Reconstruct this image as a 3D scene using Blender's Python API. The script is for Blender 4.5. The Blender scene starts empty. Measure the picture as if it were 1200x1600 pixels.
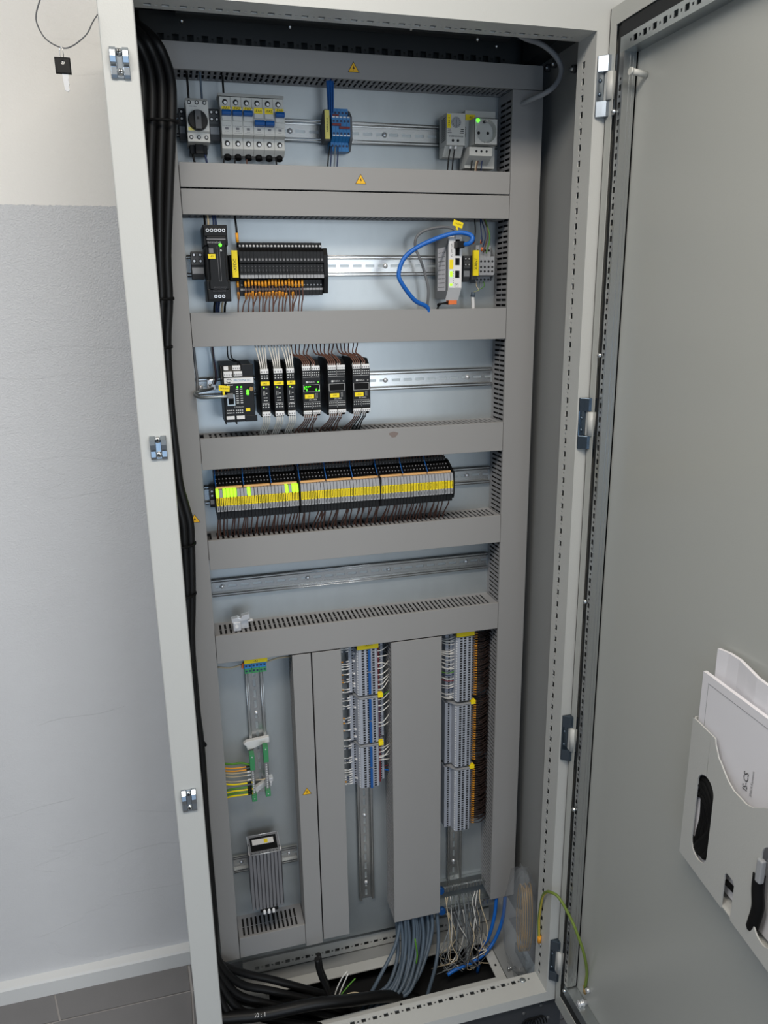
import bpy, math, random
from mathutils import Vector
random.seed(7)
R = math.radians
sc = bpy.context.scene
col = sc.collection
ZO = 187.0                      # the floor lies 187 mm under the cabinet opening; mm are used below
# ---------------------------------------------------------------- camera, light, exposure
cam = bpy.data.cameras.new('camera'); camo = bpy.data.objects.new('camera', cam); col.objects.link(camo)
camo.location = (0.0623, -1.2386, 1.5043 + ZO / 1000)
camo.rotation_euler = (R(74.7085), R(0.7722), R(-15.0935))
cam.sensor_fit = 'VERTICAL'; cam.sensor_height = 36.0; cam.lens = 36.0 * 1199.48 / 1600; cam.clip_start = 0.02
sc.camera = camo
w = bpy.data.worlds.new('world'); sc.world = w; w.use_nodes = True
bg = w.node_tree.nodes['Background']; bg.inputs[0].default_value = (0.80, 0.89, 1.0, 1); bg.inputs[1].default_value = 0.4
def area(name, loc, target, sx, sy, power, colr):
    l = bpy.data.lights.new(name, 'AREA'); l.shape = 'RECTANGLE'; l.size = sx; l.size_y = sy; l.energy = power; l.color = colr
    o = bpy.data.objects.new(name, l); col.objects.link(o); o.location = loc
    o.rotation_euler = (Vector(target) - Vector(loc)).to_track_quat('-Z', 'Y').to_euler(); return o
area('ceiling_lamp', (0.05, -1.10, 2.78), (0.05, -0.9, 0), 1.4, 0.4, 30, (1.0, 0.91, 0.79))
area('ceiling_lamp', (-1.3, -1.4, 2.78), (-1.3, -1.2, 0), 1.4, 0.4, 21, (0.92, 0.96, 1.0))
area('window_light', (1.55, -3.92, 1.45), (0.2, 0.4, 0.9), 1.9, 1.7, 42, (0.85, 0.92, 1.0))
area('cool_fill_light', (-0.55, -3.92, 0.95), (-0.1, 0.4, 0.35), 1.5, 1.3, 12, (0.42, 0.68, 1.0))  # added cool fill to tint the lower parts blue, source unseen
sc.view_settings.view_transform = 'Standard'; sc.view_settings.look = 'None'; sc.view_settings.gamma = 1.0
sc.view_settings.use_curve_mapping = False; sc.view_settings.exposure = 0.0
# ---------------------------------------------------------------- materials
M = {}
def srgb(r, g, b):
    f = lambda c: (c / 255 / 12.92) if c / 255 <= 0.04045 else ((c / 255 + 0.055) / 1.055) ** 2.4
    return (f(r), f(g), f(b), 1)
def mat(name, rgb, rough=0.5, metal=0.0, emit=0, bump=0, bscale=300, var=0, vscale=8, alpha=1, stretch=None, spec=0.5):
    m = bpy.data.materials.new(name); m.use_nodes = True; nt = m.node_tree; b = nt.nodes['Principled BSDF']
    c = srgb(*rgb); b.inputs['Base Color'].default_value = c; b.inputs['Roughness'].default_value = rough
    b.inputs['Metallic'].default_value = metal; b.inputs['Specular IOR Level'].default_value = spec
    if alpha < 1: b.inputs['Alpha'].default_value = alpha
    if emit: b.inputs['Emission Color'].default_value = c; b.inputs['Emission Strength'].default_value = emit
    if bump or var:
        g = nt.nodes.new('ShaderNodeNewGeometry'); mp = nt.nodes.new('ShaderNodeMapping'); nt.links.new(g.outputs['Position'], mp.inputs[0])
        if stretch: mp.inputs['Scale'].default_value = stretch
        if bump:
            n = nt.nodes.new('ShaderNodeTexNoise'); n.inputs['Scale'].default_value = bscale; n.inputs['Detail'].default_value = 2
            nt.links.new(mp.outputs[0], n.inputs['Vector'])
            bp = nt.nodes.new('ShaderNodeBump'); bp.inputs['Strength'].default_value = bump; bp.inputs['Distance'].default_value = 0.0015
            nt.links.new(n.outputs[0], bp.inputs['Height']); nt.links.new(bp.outputs[0], b.inputs['Normal'])
        if var:
            n2 = nt.nodes.new('ShaderNodeTexNoise'); n2.inputs['Scale'].default_value = vscale; n2.inputs['Detail'].default_value = 4
            nt.links.new(mp.outputs[0], n2.inputs['Vector'])
            mx = nt.nodes.new('ShaderNodeMix'); mx.data_type = 'RGBA'
            mx.inputs['A'].default_value = [x * (1 - var) for x in c[:3]] + [1]; mx.inputs['B'].default_value = [min(1, x * (1 + var)) for x in c[:3]] + [1]
            nt.links.new(n2.outputs[0], mx.inputs['Factor']); nt.links.new(mx.outputs['Result'], b.inputs['Base Color'])
    M[name] = m; return m
mat('cab', (194, 195, 192), 0.38, bump=0.10, bscale=420)
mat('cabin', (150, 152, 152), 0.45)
mat('roofshade', (62, 65, 66), 0.5)  # cabinet grey darkened to carry the shade under the roof
mat('door', (176, 178, 174), 0.28, bump=0.06, bscale=420)
mat('duct', (152, 151, 150), 0.55)
mat('ductbase', (148, 148, 150), 0.6)
mat('plate', (184, 190, 192), 0.38, 0.66, bump=0.03, bscale=60, var=0.07, vscale=22, stretch=(1.6, 1, 0.7))
mat('zinc', (196, 198, 198), 0.27, 0.92)
mat('zincdull', (176, 182, 184), 0.36, 0.85, bump=0.04, bscale=200, var=0.08, vscale=30)
mat('chrome', (168, 176, 184), 0.28, 1.0)
mat('darkzinc', (96, 108, 120), 0.22, 0.9)
mat('steel', (225, 226, 228), 0.3, 0.6)
mat('black', (9, 9, 10), 0.42, spec=0.3)
mat('blackmatte', (8, 8, 9), 0.7, spec=0.25)
mat('cable', (17, 17, 18), 0.45, spec=0.35)
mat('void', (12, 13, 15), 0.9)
mat('plastic', (205, 205, 200), 0.45)
mat('white', (232, 232, 232), 0.45)
mat('paper', (226, 225, 230), 0.75)
mat('dgrey', (74, 76, 79), 0.5)
mat('mgrey', (112, 114, 117), 0.5)
mat('lgrey', (158, 160, 164), 0.5)
mat('term', (172, 177, 188), 0.5)
mat('blue', (36, 110, 180), 0.45)
mat('blueterm', (52, 132, 196), 0.45)
mat('bluecable', (24, 104, 196), 0.4)
mat('navy', (34, 50, 88), 0.5)
mat('bridgeblue', (22, 88, 160), 0.4)
mat('green', (66, 148, 96), 0.5)
mat('wiregreen', (86, 142, 44), 0.5)
mat('yellow', (255, 228, 12), 0.5)
mat('paleyellow', (240, 226, 120), 0.5)
mat('triyellow', (246, 190, 30), 0.5)
mat('amber', (236, 160, 40), 0.5)
mat('orange', (232, 120, 60), 0.5)
mat('copper', (228, 176, 112), 0.45)
mat('red', (128, 44, 50), 0.5)
mat('purple', (104, 66, 88), 0.5)
mat('brown', (98, 66, 54), 0.5)
mat('wirewhite', (222, 220, 214), 0.5)
mat('wiregrey', (122, 128, 132), 0.5)
mat('greycable', (80, 94, 108), 0.5)
mat('beige', (196, 180, 150), 0.5)
mat('darkbrown', (44, 30, 26), 0.55)
mat('darkfill', (26, 24, 24), 0.8)
mat('strapgreen', (112, 132, 54), 0.5)
mat('strapyellow', (188, 168, 58), 0.5)
mat('gold', (170, 138, 84), 0.45)
mat('alu', (142, 142, 146), 0.42, 0.55)
mat('ink', (22, 22, 24), 0.6)
mat('inkgrey', (120, 120, 124), 0.6)
mat('inkblue', (96, 140, 178), 0.6)
mat('inkwhite', (208, 208, 208), 0.6)
mat('ledgreen', (80, 255, 40), 0.4, emit=3.0)
mat('lampgreen', (176, 255, 40), 0.4, emit=0.75)
mat('base', (222, 222, 220), 0.4)
mat('tile', (122, 120, 120), 0.45, var=0.10, vscale=9, bump=0.03, bscale=120)
mat('grout', (170, 166, 164), 0.8)
mat('plinth', (52, 55, 60), 0.5)
mat('hall', (165, 167, 169), 0.8)
mat('hallceil', (226, 226, 222), 0.8)
mat('bag', (165, 171, 177), 0.12, alpha=0.2)
mat('gasket', (30, 32, 34), 0.7)
# two-tone plaster wall: cream above the paint line, grey gloss coat with trowel relief below
def wallmat():
    m = bpy.data.materials.new('wallpaint'); m.use_nodes = True; nt = m.node_tree; b = nt.nodes['Principled BSDF']; L = nt.links.new
    g = nt.nodes.new('ShaderNodeNewGeometry'); sp = nt.nodes.new('ShaderNodeSeparateXYZ'); L(g.outputs['Position'], sp.inputs[0])
    def N(scale, det=3, vec=None, st=None):
        n = nt.nodes.new('ShaderNodeTexNoise'); n.inputs['Scale'].default_value = scale; n.inputs['Detail'].default_value = det
        if st:
            mp = nt.nodes.new('ShaderNodeMapping'); mp.inputs['Scale'].default_value = st; L(g.outputs['Position'], mp.inputs[0]); L(mp.outputs[0], n.inputs['Vector'])
        else: L(g.outputs['Position'], n.inputs['Vector'])
        return n.outputs[0]
    def op(o, a, bb):
        n = nt.nodes.new('ShaderNodeMath'); n.operation = o
        for i, x in enumerate((a, bb)):
            if isinstance(x, (int, float)): n.inputs[i].default_value = x
            else: L(x, n.inputs[i])
        return n.outputs[0]
    edge = op('ADD', sp.outputs['Z'], op('MULTIPLY', op('SUBTRACT', N(160), 0.5), 0.006))
    upper = op('GREATER_THAN', edge, 1.887)
    mx = nt.nodes.new('ShaderNodeMix'); mx.data_type = 'RGBA'; L(upper, mx.inputs['Factor'])
    mx.inputs['A'].default_value = srgb(215, 215, 216); mx.inputs['B'].default_value = srgb(247, 243, 236)
    L(mx.outputs['Result'], b.inputs['Base Color'])
    rg = op('ADD', 0.42, op('MULTIPLY', upper, 0.35)); L(rg, b.inputs['Roughness'])
    # thin wandering trowel ridges where a stretched noise crosses a level
    rid = N(3.0, 2, st=(0.7, 1, 2.4)); band = op('MULTIPLY', op('LESS_THAN', op('ABSOLUTE', op('SUBTRACT', rid, 0.56), 0), 0.0035), 0.9)
    mask = op('GREATER_THAN', N(2.2, 1), 0.5)
    fine = op('MULTIPLY', N(330, 4), op('ADD', 0.25, op('MULTIPLY', op('MAXIMUM', op('SUBTRACT', sp.outputs['Z'], 0.9), 0), 0.9)))
    h = op('ADD', op('ADD', fine, op('MULTIPLY', band, mask)), op('MULTIPLY', N(9, 2), 1.2))
    h = op('MULTIPLY', h, op('SUBTRACT', 1.0, op('MULTIPLY', upper, 0.72)))
    h = op('SUBTRACT', h, op('MULTIPLY', upper, 0.6))
    bp = nt.nodes.new('ShaderNodeBump'); bp.inputs['Strength'].default_value = 0.75; bp.inputs['Distance'].default_value = 0.0026
    L(h, bp.inputs['Height']); L(bp.outputs[0], b.inputs['Normal']); M['wall'] = m
wallmat()
# ---------------------------------------------------------------- mesh helpers (millimetres)
class MB:
    def __init__(s): s.v = []; s.f = []; s.m = []; s.sm = []
    def add(s, vs, fs, mi=0, smooth=False):
        k = len(s.v); s.v += [tuple(p) for p in vs]
        for f in fs: s.f.append([i + k for i in f]); s.m.append(mi); s.sm.append(smooth)
        return s
    def box(s, x0, x1, y0, y1, z0, z1, mi=0):
        return s.add([(x, y, z) for x in (x0, x1) for y in (y0, y1) for z in (z0, z1)],
                     [(0, 1, 3, 2), (4, 6, 7, 5), (0, 4, 5, 1), (2, 3, 7, 6), (0, 2, 6, 4), (1, 5, 7, 3)], mi)
    def prism(s, poly, axis, a0, a1, mi=0):           # poly is given in the two other axes, in x,y,z order
        def P(p, a): return (a, p[0], p[1]) if axis == 'x' else (p[0], a, p[1]) if axis == 'y' else (p[0], p[1], a)
        n = len(poly); area2 = sum(poly[i][0] * poly[(i + 1) % n][1] - poly[(i + 1) % n][0] * poly[i][1] for i in range(n))
        if (area2 > 0) != (axis != 'y'): poly = poly[::-1]
        vs = [P(p, a0) for p in poly] + [P(p, a1) for p in poly]
        fs = [tuple(range(n))[::-1], tuple(range(n, 2 * n))] + [(i, (i + 1) % n, n + (i + 1) % n, n + i) for i in range(n)]
        return s.add(vs, fs, mi)
    def tube(s, pts, r, n=6, mi=0, cap=True, r1=None, mi2=None):
        pts = [Vector(p) for p in pts]; rings = []; t0 = (pts[1] - pts[0]).normalized()
        u = t0.orthogonal().normalized()
        for i, p in enumerate(pts):
            t = (pts[min(i + 1, len(pts) - 1)] - pts[max(i - 1, 0)]).normalized()
            u = (u - t * u.dot(t)); u = u.normalized() if u.length > 1e-6 else t.orthogonal().normalized(); v = t.cross(u)
            rr = r if r1 is None else r + (r1 - r) * i / (len(pts) - 1)
            rings.append([p + (u * math.cos(2 * math.pi * k / n) + v * math.sin(2 * math.pi * k / n)) * rr for k in range(n)])
        k0 = len(s.v)
        for rg in rings: s.v += [tuple(q) for q in rg]
        for i in range(len(pts) - 1):
            for k in range(n):
                s.f.append([k0 + i * n + k, k0 + i * n + (k + 1) % n, k0 + (i + 1) * n + (k + 1) % n, k0 + (i + 1) * n + k])
                s.m.append(mi if mi2 is None or k < n // 2 else mi2); s.sm.append(True)
        if cap:
            s.f.append([k0 + k for k in range(n)][::-1]); s.m.append(mi); s.sm.append(False)
            e = k0 + (len(pts) - 1) * n; s.f.append([e + k for k in range(n)]); s.m.append(mi); s.sm.append(False)
        return s
    def cyl(s, p0, p1, r, n=12, mi=0, r1=None): return s.tube([p0, p1], r, n, mi, True, r1)
    def dome(s, c, r, h, d=(0, -1, 0), n=10, mi=0):
        c = Vector(c); d = Vector(d); pts = [c, c + d * h * 0.55, c + d * h * 0.9, c + d * h]; rs = [r, r * 0.88, r * 0.5, r * 0.05]
        u = d.orthogonal().normalized(); v = d.cross(u); k0 = len(s.v)
        for p, rr in zip(pts, rs): s.v += [tuple(p + (u * math.cos(2 * math.pi * k / n) + v * math.sin(2 * math.pi * k / n)) * rr) for k in range(n)]
        for i in range(3):
            for k in range(n): s.f.append([k0 + i * n + k, k0 + i * n + (k + 1) % n, k0 + (i + 1) * n + (k + 1) % n, k0 + (i + 1) * n + k]); s.m.append(mi); s.sm.append(True)
        return s
    def holeplate(s, x0, x1, z0, z1, y, cx, cz, r, n=32, mi=0):   # front plate with a round hole
        k0 = len(s.v)
        for k in range(n):
            a = 2 * math.pi * k / n; c, q = math.cos(a), math.sin(a)
            t = min((x1 - cx) / c if c > 1e-9 else (x0 - cx) / c if c < -1e-9 else 1e9, (z1 - cz) / q if q > 1e-9 else (z0 - cz) / q if q < -1e-9 else 1e9)
            s.v += [(cx + c * r, y, cz + q * r), (cx + c * t, y, cz + q * t)]
        for k in range(n):
            a, b = k0 + 2 * k, k0 + 2 * ((k + 1) % n); s.f.append([a, a + 1, b + 1, b]); s.m.append(mi); s.sm.append(False)
        for (x, z) in ((x0, z0), (x1, z0), (x1, z1), (x0, z1)):   # close the corners the ring cuts off
            ang = math.atan2(z - cz, x - cx) % (2 * math.pi); k = int(ang / (2 * math.pi) * n); a, b = k0 + 2 * k + 1, k0 + 2 * ((k + 1) % n) + 1
            s.v.append((x, y, z)); s.f.append([a, len(s.v) - 1, b]); s.m.append(mi); s.sm.append(False)
        return s
    def mesh(s, name, mats, o=(0, 0, 0)):
        me = bpy.data.meshes.new(name); me.from_pydata([((x - o[0]) / 1000, (y - o[1]) / 1000, (z - o[2]) / 1000) for x, y, z in s.v], [], s.f)
        for q in ([mats] if isinstance(mats, str) else mats): me.materials.append(M[q])
        me.polygons.foreach_set('material_index', s.m); me.polygons.foreach_set('use_smooth', s.sm); me.update(); return me
    def build(s, name, mats, parent=None, o=None, bevel=0, seg=2):
        if parent is not None and o is None: o = parent['_o']
        if o is None: o = s.v and tuple(sum(p[i] for p in s.v) / len(s.v) for i in range(2)) + (min(p[2] for p in s.v),)
        ob = bpy.data.objects.new(name, s.mesh(name, mats, o)); col.objects.link(ob)
        if parent is not None: ob.parent = parent
        else: ob.location = (o[0] / 1000, o[1] / 1000, (o[2] + ZO) / 1000)
        ob['_o'] = tuple(float(c) for c in o)
        if bevel:
            b = ob.modifiers.new('bevel', 'BEVEL'); b.width = bevel / 1000; b.segments = seg; b.limit_method = 'ANGLE'; b.angle_limit = R(40)
        return ob
def tag(o, label, cat, group=None, kind=None):
    if label: o['label'] = label
    if cat: o['category'] = cat
    if group: o['group'] = group
    if kind: o['kind'] = kind
    return o
def thing(name, label, cat, o, group=None):
    e = bpy.data.objects.new(name, None); col.objects.link(e); e.location = (o[0] / 1000, o[1] / 1000, (o[2] + ZO) / 1000)
    e.empty_display_size = 0.02; e['_o'] = tuple(float(c) for c in o); return tag(e, label, cat, group)
ORDW = 'first second third fourth fifth sixth seventh eighth ninth tenth eleventh twelfth thirteenth fourteenth fifteenth sixteenth seventeenth eighteenth nineteenth twentieth'.split()
def nth(i): return 'the ' + (ORDW[i] if i < 20 else ('twenty-' + ORDW[i - 20]) if i < 29 else 'thirtieth')
def kids(o): return [c for c in bpy.data.objects if c.parent == o]
class Proto:                                             # a thing to copy with its parts and sub-parts
    def __init__(s, root): s.root = root; s.tree = [(c, kids(c)) for c in kids(root)]; s.used = False
    def put(s, dx, dy, dz, label=None, group=None, swap=None, skip=()):
        if not s.used: pass
        r = s.root.copy(); col.objects.link(r); r.location = s.root.location + Vector((dx, dy, dz)) / 1000
        if label: r['label'] = label
        if group: r['group'] = group
        for c, gs in s.tree:
            nm = c.name.split('.')[0]
            if nm in skip: continue
            d = c.copy(); col.objects.link(d); d.parent = r
            if swap and nm in swap: d.data = swap[nm][0]; (d.__setitem__('label', swap[nm][1]) if swap[nm][1] else None)
            for g in gs: e = g.copy(); col.objects.link(e); e.parent = d
        return r
    def drop(s):
        for c, gs in s.tree:
            for g in gs: bpy.data.objects.remove(g)
            bpy.data.objects.remove(c)
        bpy.data.objects.remove(s.root)
def smooth(pts, k=6):                                    # Catmull-Rom through the points
    P = [Vector(p) for p in pts]; P = [P[0] * 2 - P[1]] + P + [P[-1] * 2 - P[-2]]; out = []
    for i in range(1, len(P) - 2):
        a, b, c, d = P[i - 1], P[i], P[i + 1], P[i + 2]
        for j in range(k):
            t = j / k; out.append(0.5 * ((2 * b) + (c - a) * t + (2 * a - 5 * b + 4 * c - d) * t * t + (3 * b - a - 3 * c + d) * t ** 3))
    return out + [P[-2]]
def wire(pts, r, m, label, group=None, name='wire', cat='wire', n=6, k=5, m2=None):
    b = MB().tube(smooth(pts, k), r, n, 0, True, None, 1 if m2 else None)
    return tag(b.build(name, [m, m2] if m2 else m), label, cat, group)
_txt = {}
def textmesh(s, size, m):
    key = (s, size, m)
    if key not in _txt:
        cu = bpy.data.curves.new('lettering', 'FONT'); cu.body = s; cu.size = size / 1000; cu.resolution_u = 2; cu.align_x = 'CENTER'; cu.align_y = 'CENTER'
        t = bpy.data.objects.new('tmp', cu); me = bpy.data.meshes.new_from_object(t); bpy.data.objects.remove(t)
        me.materials.clear(); me.materials.append(M[m]); _txt[key] = me
    return _txt[key]
def text(s, size, pos, m, parent, turn=0, face='front', name='lettering'):
    o = bpy.data.objects.new(name, textmesh(s, size, m)); col.objects.link(o)
    p0 = parent['_o']; o.parent = parent; o.location = [(pos[i] - p0[i]) / 1000 for i in range(3)]
    base = {'front': (R(90), 0, 0), 'left': (R(90), 0, R(-90)), 'tilt': (R(45), 0, 0)}[face]
    from mathutils import Euler, Matrix
    o.rotation_euler = (Euler(base).to_matrix() @ Matrix.Rotation(R(turn), 3, 'Z')).to_euler(); o['_o'] = tuple(pos); return o
def marks(b, x0, x1, z, y, h, n, mi=0, seed=0):            # a line of print too small to read
    rd = random.Random(seed + n + int(x0)); x = x0; st = (x1 - x0) / n
    for i in range(n): b.box(x, x + st * rd.uniform(.45, .8), y - .12, y, z, z + h * rd.uniform(.7, 1), mi); x += st
    return b
# ---------------------------------------------------------------- the room
def struct(b, name, m, **k): o = b.build(name, m, **k); o['kind'] = 'structure'; return o
wallo = struct(MB().box(-2600, 3440, 520, 640, -187, 2640), 'wall_back', 'wall', o=(0, 580, -187))
fl = struct(MB().box(-2600, 3440, -3840, 520, -230, -190), 'floor', 'grout', o=(0, 0, -230))
tiles = {}
def tile(quad):
    MB().prism(quad, 'z', -190, -187).build('tile', 'tile', fl)
g = 2.2
tile([(-364 + g, 497), (-33 - g, 497), (-27 - g, 413 + g), (-341 + g, 413 + g)])
tile([(-700 + g, 497), (-364 - g, 497), (-341 - g, 413 + g), (-677 + g, 413 + g)])
tile([(-31 + g, 497), (300 - g, 497), (306 - g, 413 + g), (-25 + g, 413 + g)])
for j in range(12):
    y1 = 412 - 330 * j
    for i in range(-7, 9):
        x0 = -357 + 332 * i + 332
        tile([(x0 + g, y1 - g), (x0 + 332 - g, y1 - g), (x0 + 332 - g + 4, y1 - 330 + g), (x0 + g + 4, y1 - 330 + g)])
struct(MB().box(-2600, -2560, -3800, 520, -187, 2640), 'wall_left', 'hall', o=(-2580, -1600, -187))
struct(MB().box(3400, 3440, -3800, 520, -187, 2640), 'wall_right', 'hall', o=(3420, -1600, -187))
b = MB().box(-2600, -1350, -3840, -3800, -187, 2640).box(250, 600, -3840, -3800, -187, 2640).box(-1350, 250, -3840, -3800, 1500, 2640).box(2500, 3440, -3840, -3800, -187, 2640).box(600, 2500, -3840, -3800, -187, 400).box(600, 2500, -3840, -3800, 2150, 2640)
struct(MB().box(-1350, -1290, -3830, -3810, -187, 1500).box(190, 250, -3830, -3810, -187, 1500).box(-1290, 190, -3830, -3810, 1440, 1500).box(-580, -520, -3830, -3810, -187, 1440), 'door_1', 'white', o=(-550, -3820, -187))
struct(b, 'wall_front', 'hall', o=(400, -3820, -187))
struct(MB().box(600, 2500, -3830, -3810, 400, 450).box(600, 2500, -3830, -3810, 2100, 2150).box(600, 660, -3830, -3810, 450, 2100).box(2440, 2500, -3830, -3810, 450, 2100).box(1520, 1580, -3830, -3810, 450, 2100), 'window_1', 'white', o=(1550, -3820, 400))
struct(MB().box(-2600, 3440, -3840, 640, 2640, 2700), 'ceiling', 'hallceil', o=(400, -1600, 2640))
struct(MB().prism([(496, -187), (496, -146), (500, -141), (520, -136), (520, -187)], 'x', -2600, 2600), 'baseboard_back', 'base', o=(0, 508, -187))
# ---------------------------------------------------------------- the cabinet
cab = thing('electrical_cabinet', 'open light grey steel control cabinet with wired mounting plate', 'cabinet', (400, 200, -187))
def perf(b, s0, s1, t0, t1, tc, at, first, put, hs=10, ht=9, step=25, small=4):
    """perforated strip: s runs along, t across, holes on the line t = tc"""
    put(s0, s1, t0, tc - ht / 2); put(s0, s1, tc + ht / 2, t1)
    k = math.ceil((s0 - first + hs) / step); s = s0
    while first + k * step + hs / 2 + step < s1 + 1:
        c = first + k * step; put(s, c - hs / 2, tc - ht / 2, tc + ht / 2)
        a, d = c + hs / 2, c + step - hs / 2; m = (a + d) / 2
        put(a, m - small / 2, tc - ht / 2, tc + ht / 2); put(m + small / 2, d, tc - ht / 2, tc + ht / 2)
        put(m - small / 2, m + small / 2, tc - ht / 2, tc - small / 2); put(m - small / 2, m + small / 2, tc + small / 2, tc + ht / 2)
        s = d; k += 1
    put(s, s1, tc - ht / 2, tc + ht / 2)
ZB, ZT, XL, XR = 8.6, 1914.8, 48, 752.3
MB().box(0, XL, 0, 56, -17, 2000).build('frame_post', 'cab', cab, bevel=2.5, seg=3)
b = MB().box(XR, 800, 0, 2, -17, 2000).box(XR, 800, 58, 60, -17, 2000).box(797, 800, 2, 58, -17, 2000)
perf(b, ZB, ZT, 2, 58, 38.7, 'x', 1876.1 - 74 * 25, lambda a, d, p, q: b.box(XR, XR + 2, p, q, a, d))
b.build('frame_post', 'cab', cab)
b = MB().box(XL, XR, 0, 2, ZT, 2000).box(XL, XR, 54, 56, ZT, 2000)
perf(b, XL, XR, 2, 54, 40, 'x', 66, lambda a, d, p, q: b.box(a, d, p, q, ZT, ZT + 2))
b.build('frame_beam', 'cab', cab)
b = MB().box(XL, XR, 0, 2, -17, ZB - 2).box(XL, XR, 54, 56, -17, ZB)
perf(b, XL, XR, 0, 54, 42.7, 'x', 16.6, lambda a, d, p, q: b.box(a, d, p, q, ZB - 2, ZB))
b.build('frame_beam', 'cab', cab)
MB().dome((714, 42.7, 8.8), 7, 3, (0, 0, 1)).build('bolt', 'zincdull', cab)
b = MB().box(60, 740, 310, 312, 1944, 1990)
perf(b, 60, 740, 1944, 1990, 1952, 'x', 66, lambda a, d, p, q: None)
b = MB(); perf(b, 52, 748, 1938, 1990, 1951, 'x', 60, lambda a, d, p, q: b.box(a, d, 300, 302, p, q), hs=11, ht=11)
b.build('frame_beam', 'roofshade', cab)
MB().box(3, 797, 330, 390, 1930, 1997).build('frame_beam', 'roofshade', cab)
MB().box(0, 800, 2, 400, 1997, 2000).build('roof', 'cabin', cab)
MB().box(110, 700, 215, 235, 1962, 1985).box(110, 700, 120, 140, 1962, 1985).build('roof_stiffener', 'roofshade', cab)
MB().box(0, 2, 56, 400, -17, 1998).build('side_panel', 'cabin', cab)
MB().box(798, 800, 60, 400, -17, 1998).build('side_panel', 'cabin', cab)
MB().box(2, 798, 398, 400, -17, 1998).build('back_panel', 'cabin', cab)
MB().box(762, 798, 62, 300, 1945, 1985).build('frame_beam', 'roofshade', cab)
for y, z in ((152, 1902), (229, 1930), (255, 1930)): MB().cyl((798, y, z), (791, y, z), 7, 10, 0).dome((791, y, z), 5, 4, (-1, 0, 0), 8, 1).build('bolt', ['dgrey', 'zinc'], cab)
for x, y in ((120, 250), (300, 240), (505, 200), (640, 230), (690, 260)): MB().dome((x, y, 1962), 4, 5, (0, 0, -1), 8).build('bolt', 'zinc', cab)
MB().box(50, 750, 294, 296.5, -12, 1935).build('mounting_plate', 'plate', cab)
# bottom: rear chassis rail, gland frame, tray, plinth
b = MB().box(104, 745, 312, 345, -39, -35).box(104, 745, 310, 345, -77, -75)
perf(b, 104, 745, -77, -35, -60, 'x', 112, lambda a, d, p, q: b.box(a, d, 310, 312, p, q), hs=11, ht=9)
b.build('frame_beam', 'cab', cab)
MB().box(2, 798, 273, 398, -80, -77).box(2, 157, 56, 273, -80, -77).box(719, 798, 56, 273, -80, -77).box(157, 719, 56, 118, -80, -77).build('floor_tray', 'cabin', cab)
MB().box(150, 716, 243, 272, -77, -72).box(150, 716, 118, 138, -77, -72).box(692, 716, 138, 243, -77, -72).build('gland_frame', 'cab', cab, bevel=1.5)
MB().box(60, 740, 60, 340, -135, -130).build('shade_plate', 'void', cab)  # added dark plate, gives the floor opening its shade by colour
for x, y in ((704, 170), (704, 215), (450, 128)): MB().cyl((x, y, -72), (x, y, -71), 3, 8).build('bolt', 'blackmatte', cab)
b = MB().box(770, 798, 75, 200, -77, -74).box(745, 752, 90, 120, -77, -55).box(770, 776, 140, 200, -77, -50)
b.build('corner_bracket', 'zincdull', cab)
for x, y, z in ((735, 100, -70), (748, 62, -10), (730, 150, -70)): MB().cyl((x, y, z), (x + 18, y, z), 3, 8).dome((x, y, z), 5.5, 4, (-1, 0, 0), 8).build('bolt', 'zinc', cab)
MB().box(4, 796, 10, 60, -187, -17).box(4, 796, 340, 396, -187, -80).box(4, 60, 60, 340, -187, -80).box(740, 796, 60, 340, -187, -80).build('plinth', 'plinth', cab)
for x, z in ((704, -48), (746, -37), (765, -79), (560, -48)): MB().dome((x, 10, z), 4.5, 3).build('bolt', 'dgrey', cab)
b = MB()
for k in range(5): b.tube([(716 + 18 * math.cos(a * .4) + k * 7, 8.5, -90 + 24 * math.sin(a * .4)) for a in range(0, 9)], 1.6, 4)
b.build('plinth_vent', 'blackmatte', cab)
# latch keepers on the left post
for x0, x1, z0, z1 in ((10.5, 36, 1807, 1846.5), (15, 40, 1270.5, 1308), (12, 37, 630, 675)):
    cx = (x0 + x1) / 2; h = z1 - z0
    c = MB()
    c.prism([(0, z0), (-3, z0), (-5, z0 + h * .12), (-5, z0 + h * .38), (-11, z0 + h * .46), (-13, z0 + h * .66), (-11, z0 + h * .86), (-4, z1), (0, z1)], 'x', x0, cx - 4.2)
    c.prism([(0, z0), (-3, z0), (-5, z0 + h * .12), (-5, z0 + h * .38), (-11, z0 + h * .46), (-13, z0 + h * .66), (-11, z0 + h * .86), (-4, z1), (0, z1)], 'x', cx + 4.2, x1)
    c.box(cx - 4.4, cx + 4.4, -3.5, 0, z0 + 1, z1 - 1)
    k = c.build('latch_keeper', 'chrome', cab, bevel=.8)
    for zz in (z0 + h * .22, z0 + h * .84):
        s = MB().dome((cx, -3.5, zz), 5.2, 3.6, n=12).box(cx - .7, cx + .7, -7.6, -7, zz - 2.6, zz + 2.6, 1).box(cx - 2.6, cx + 2.6, -7.6, -7, zz - .7, zz + .7, 1)
        s.build('screw', ['zinc', 'ink'], k)
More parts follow.
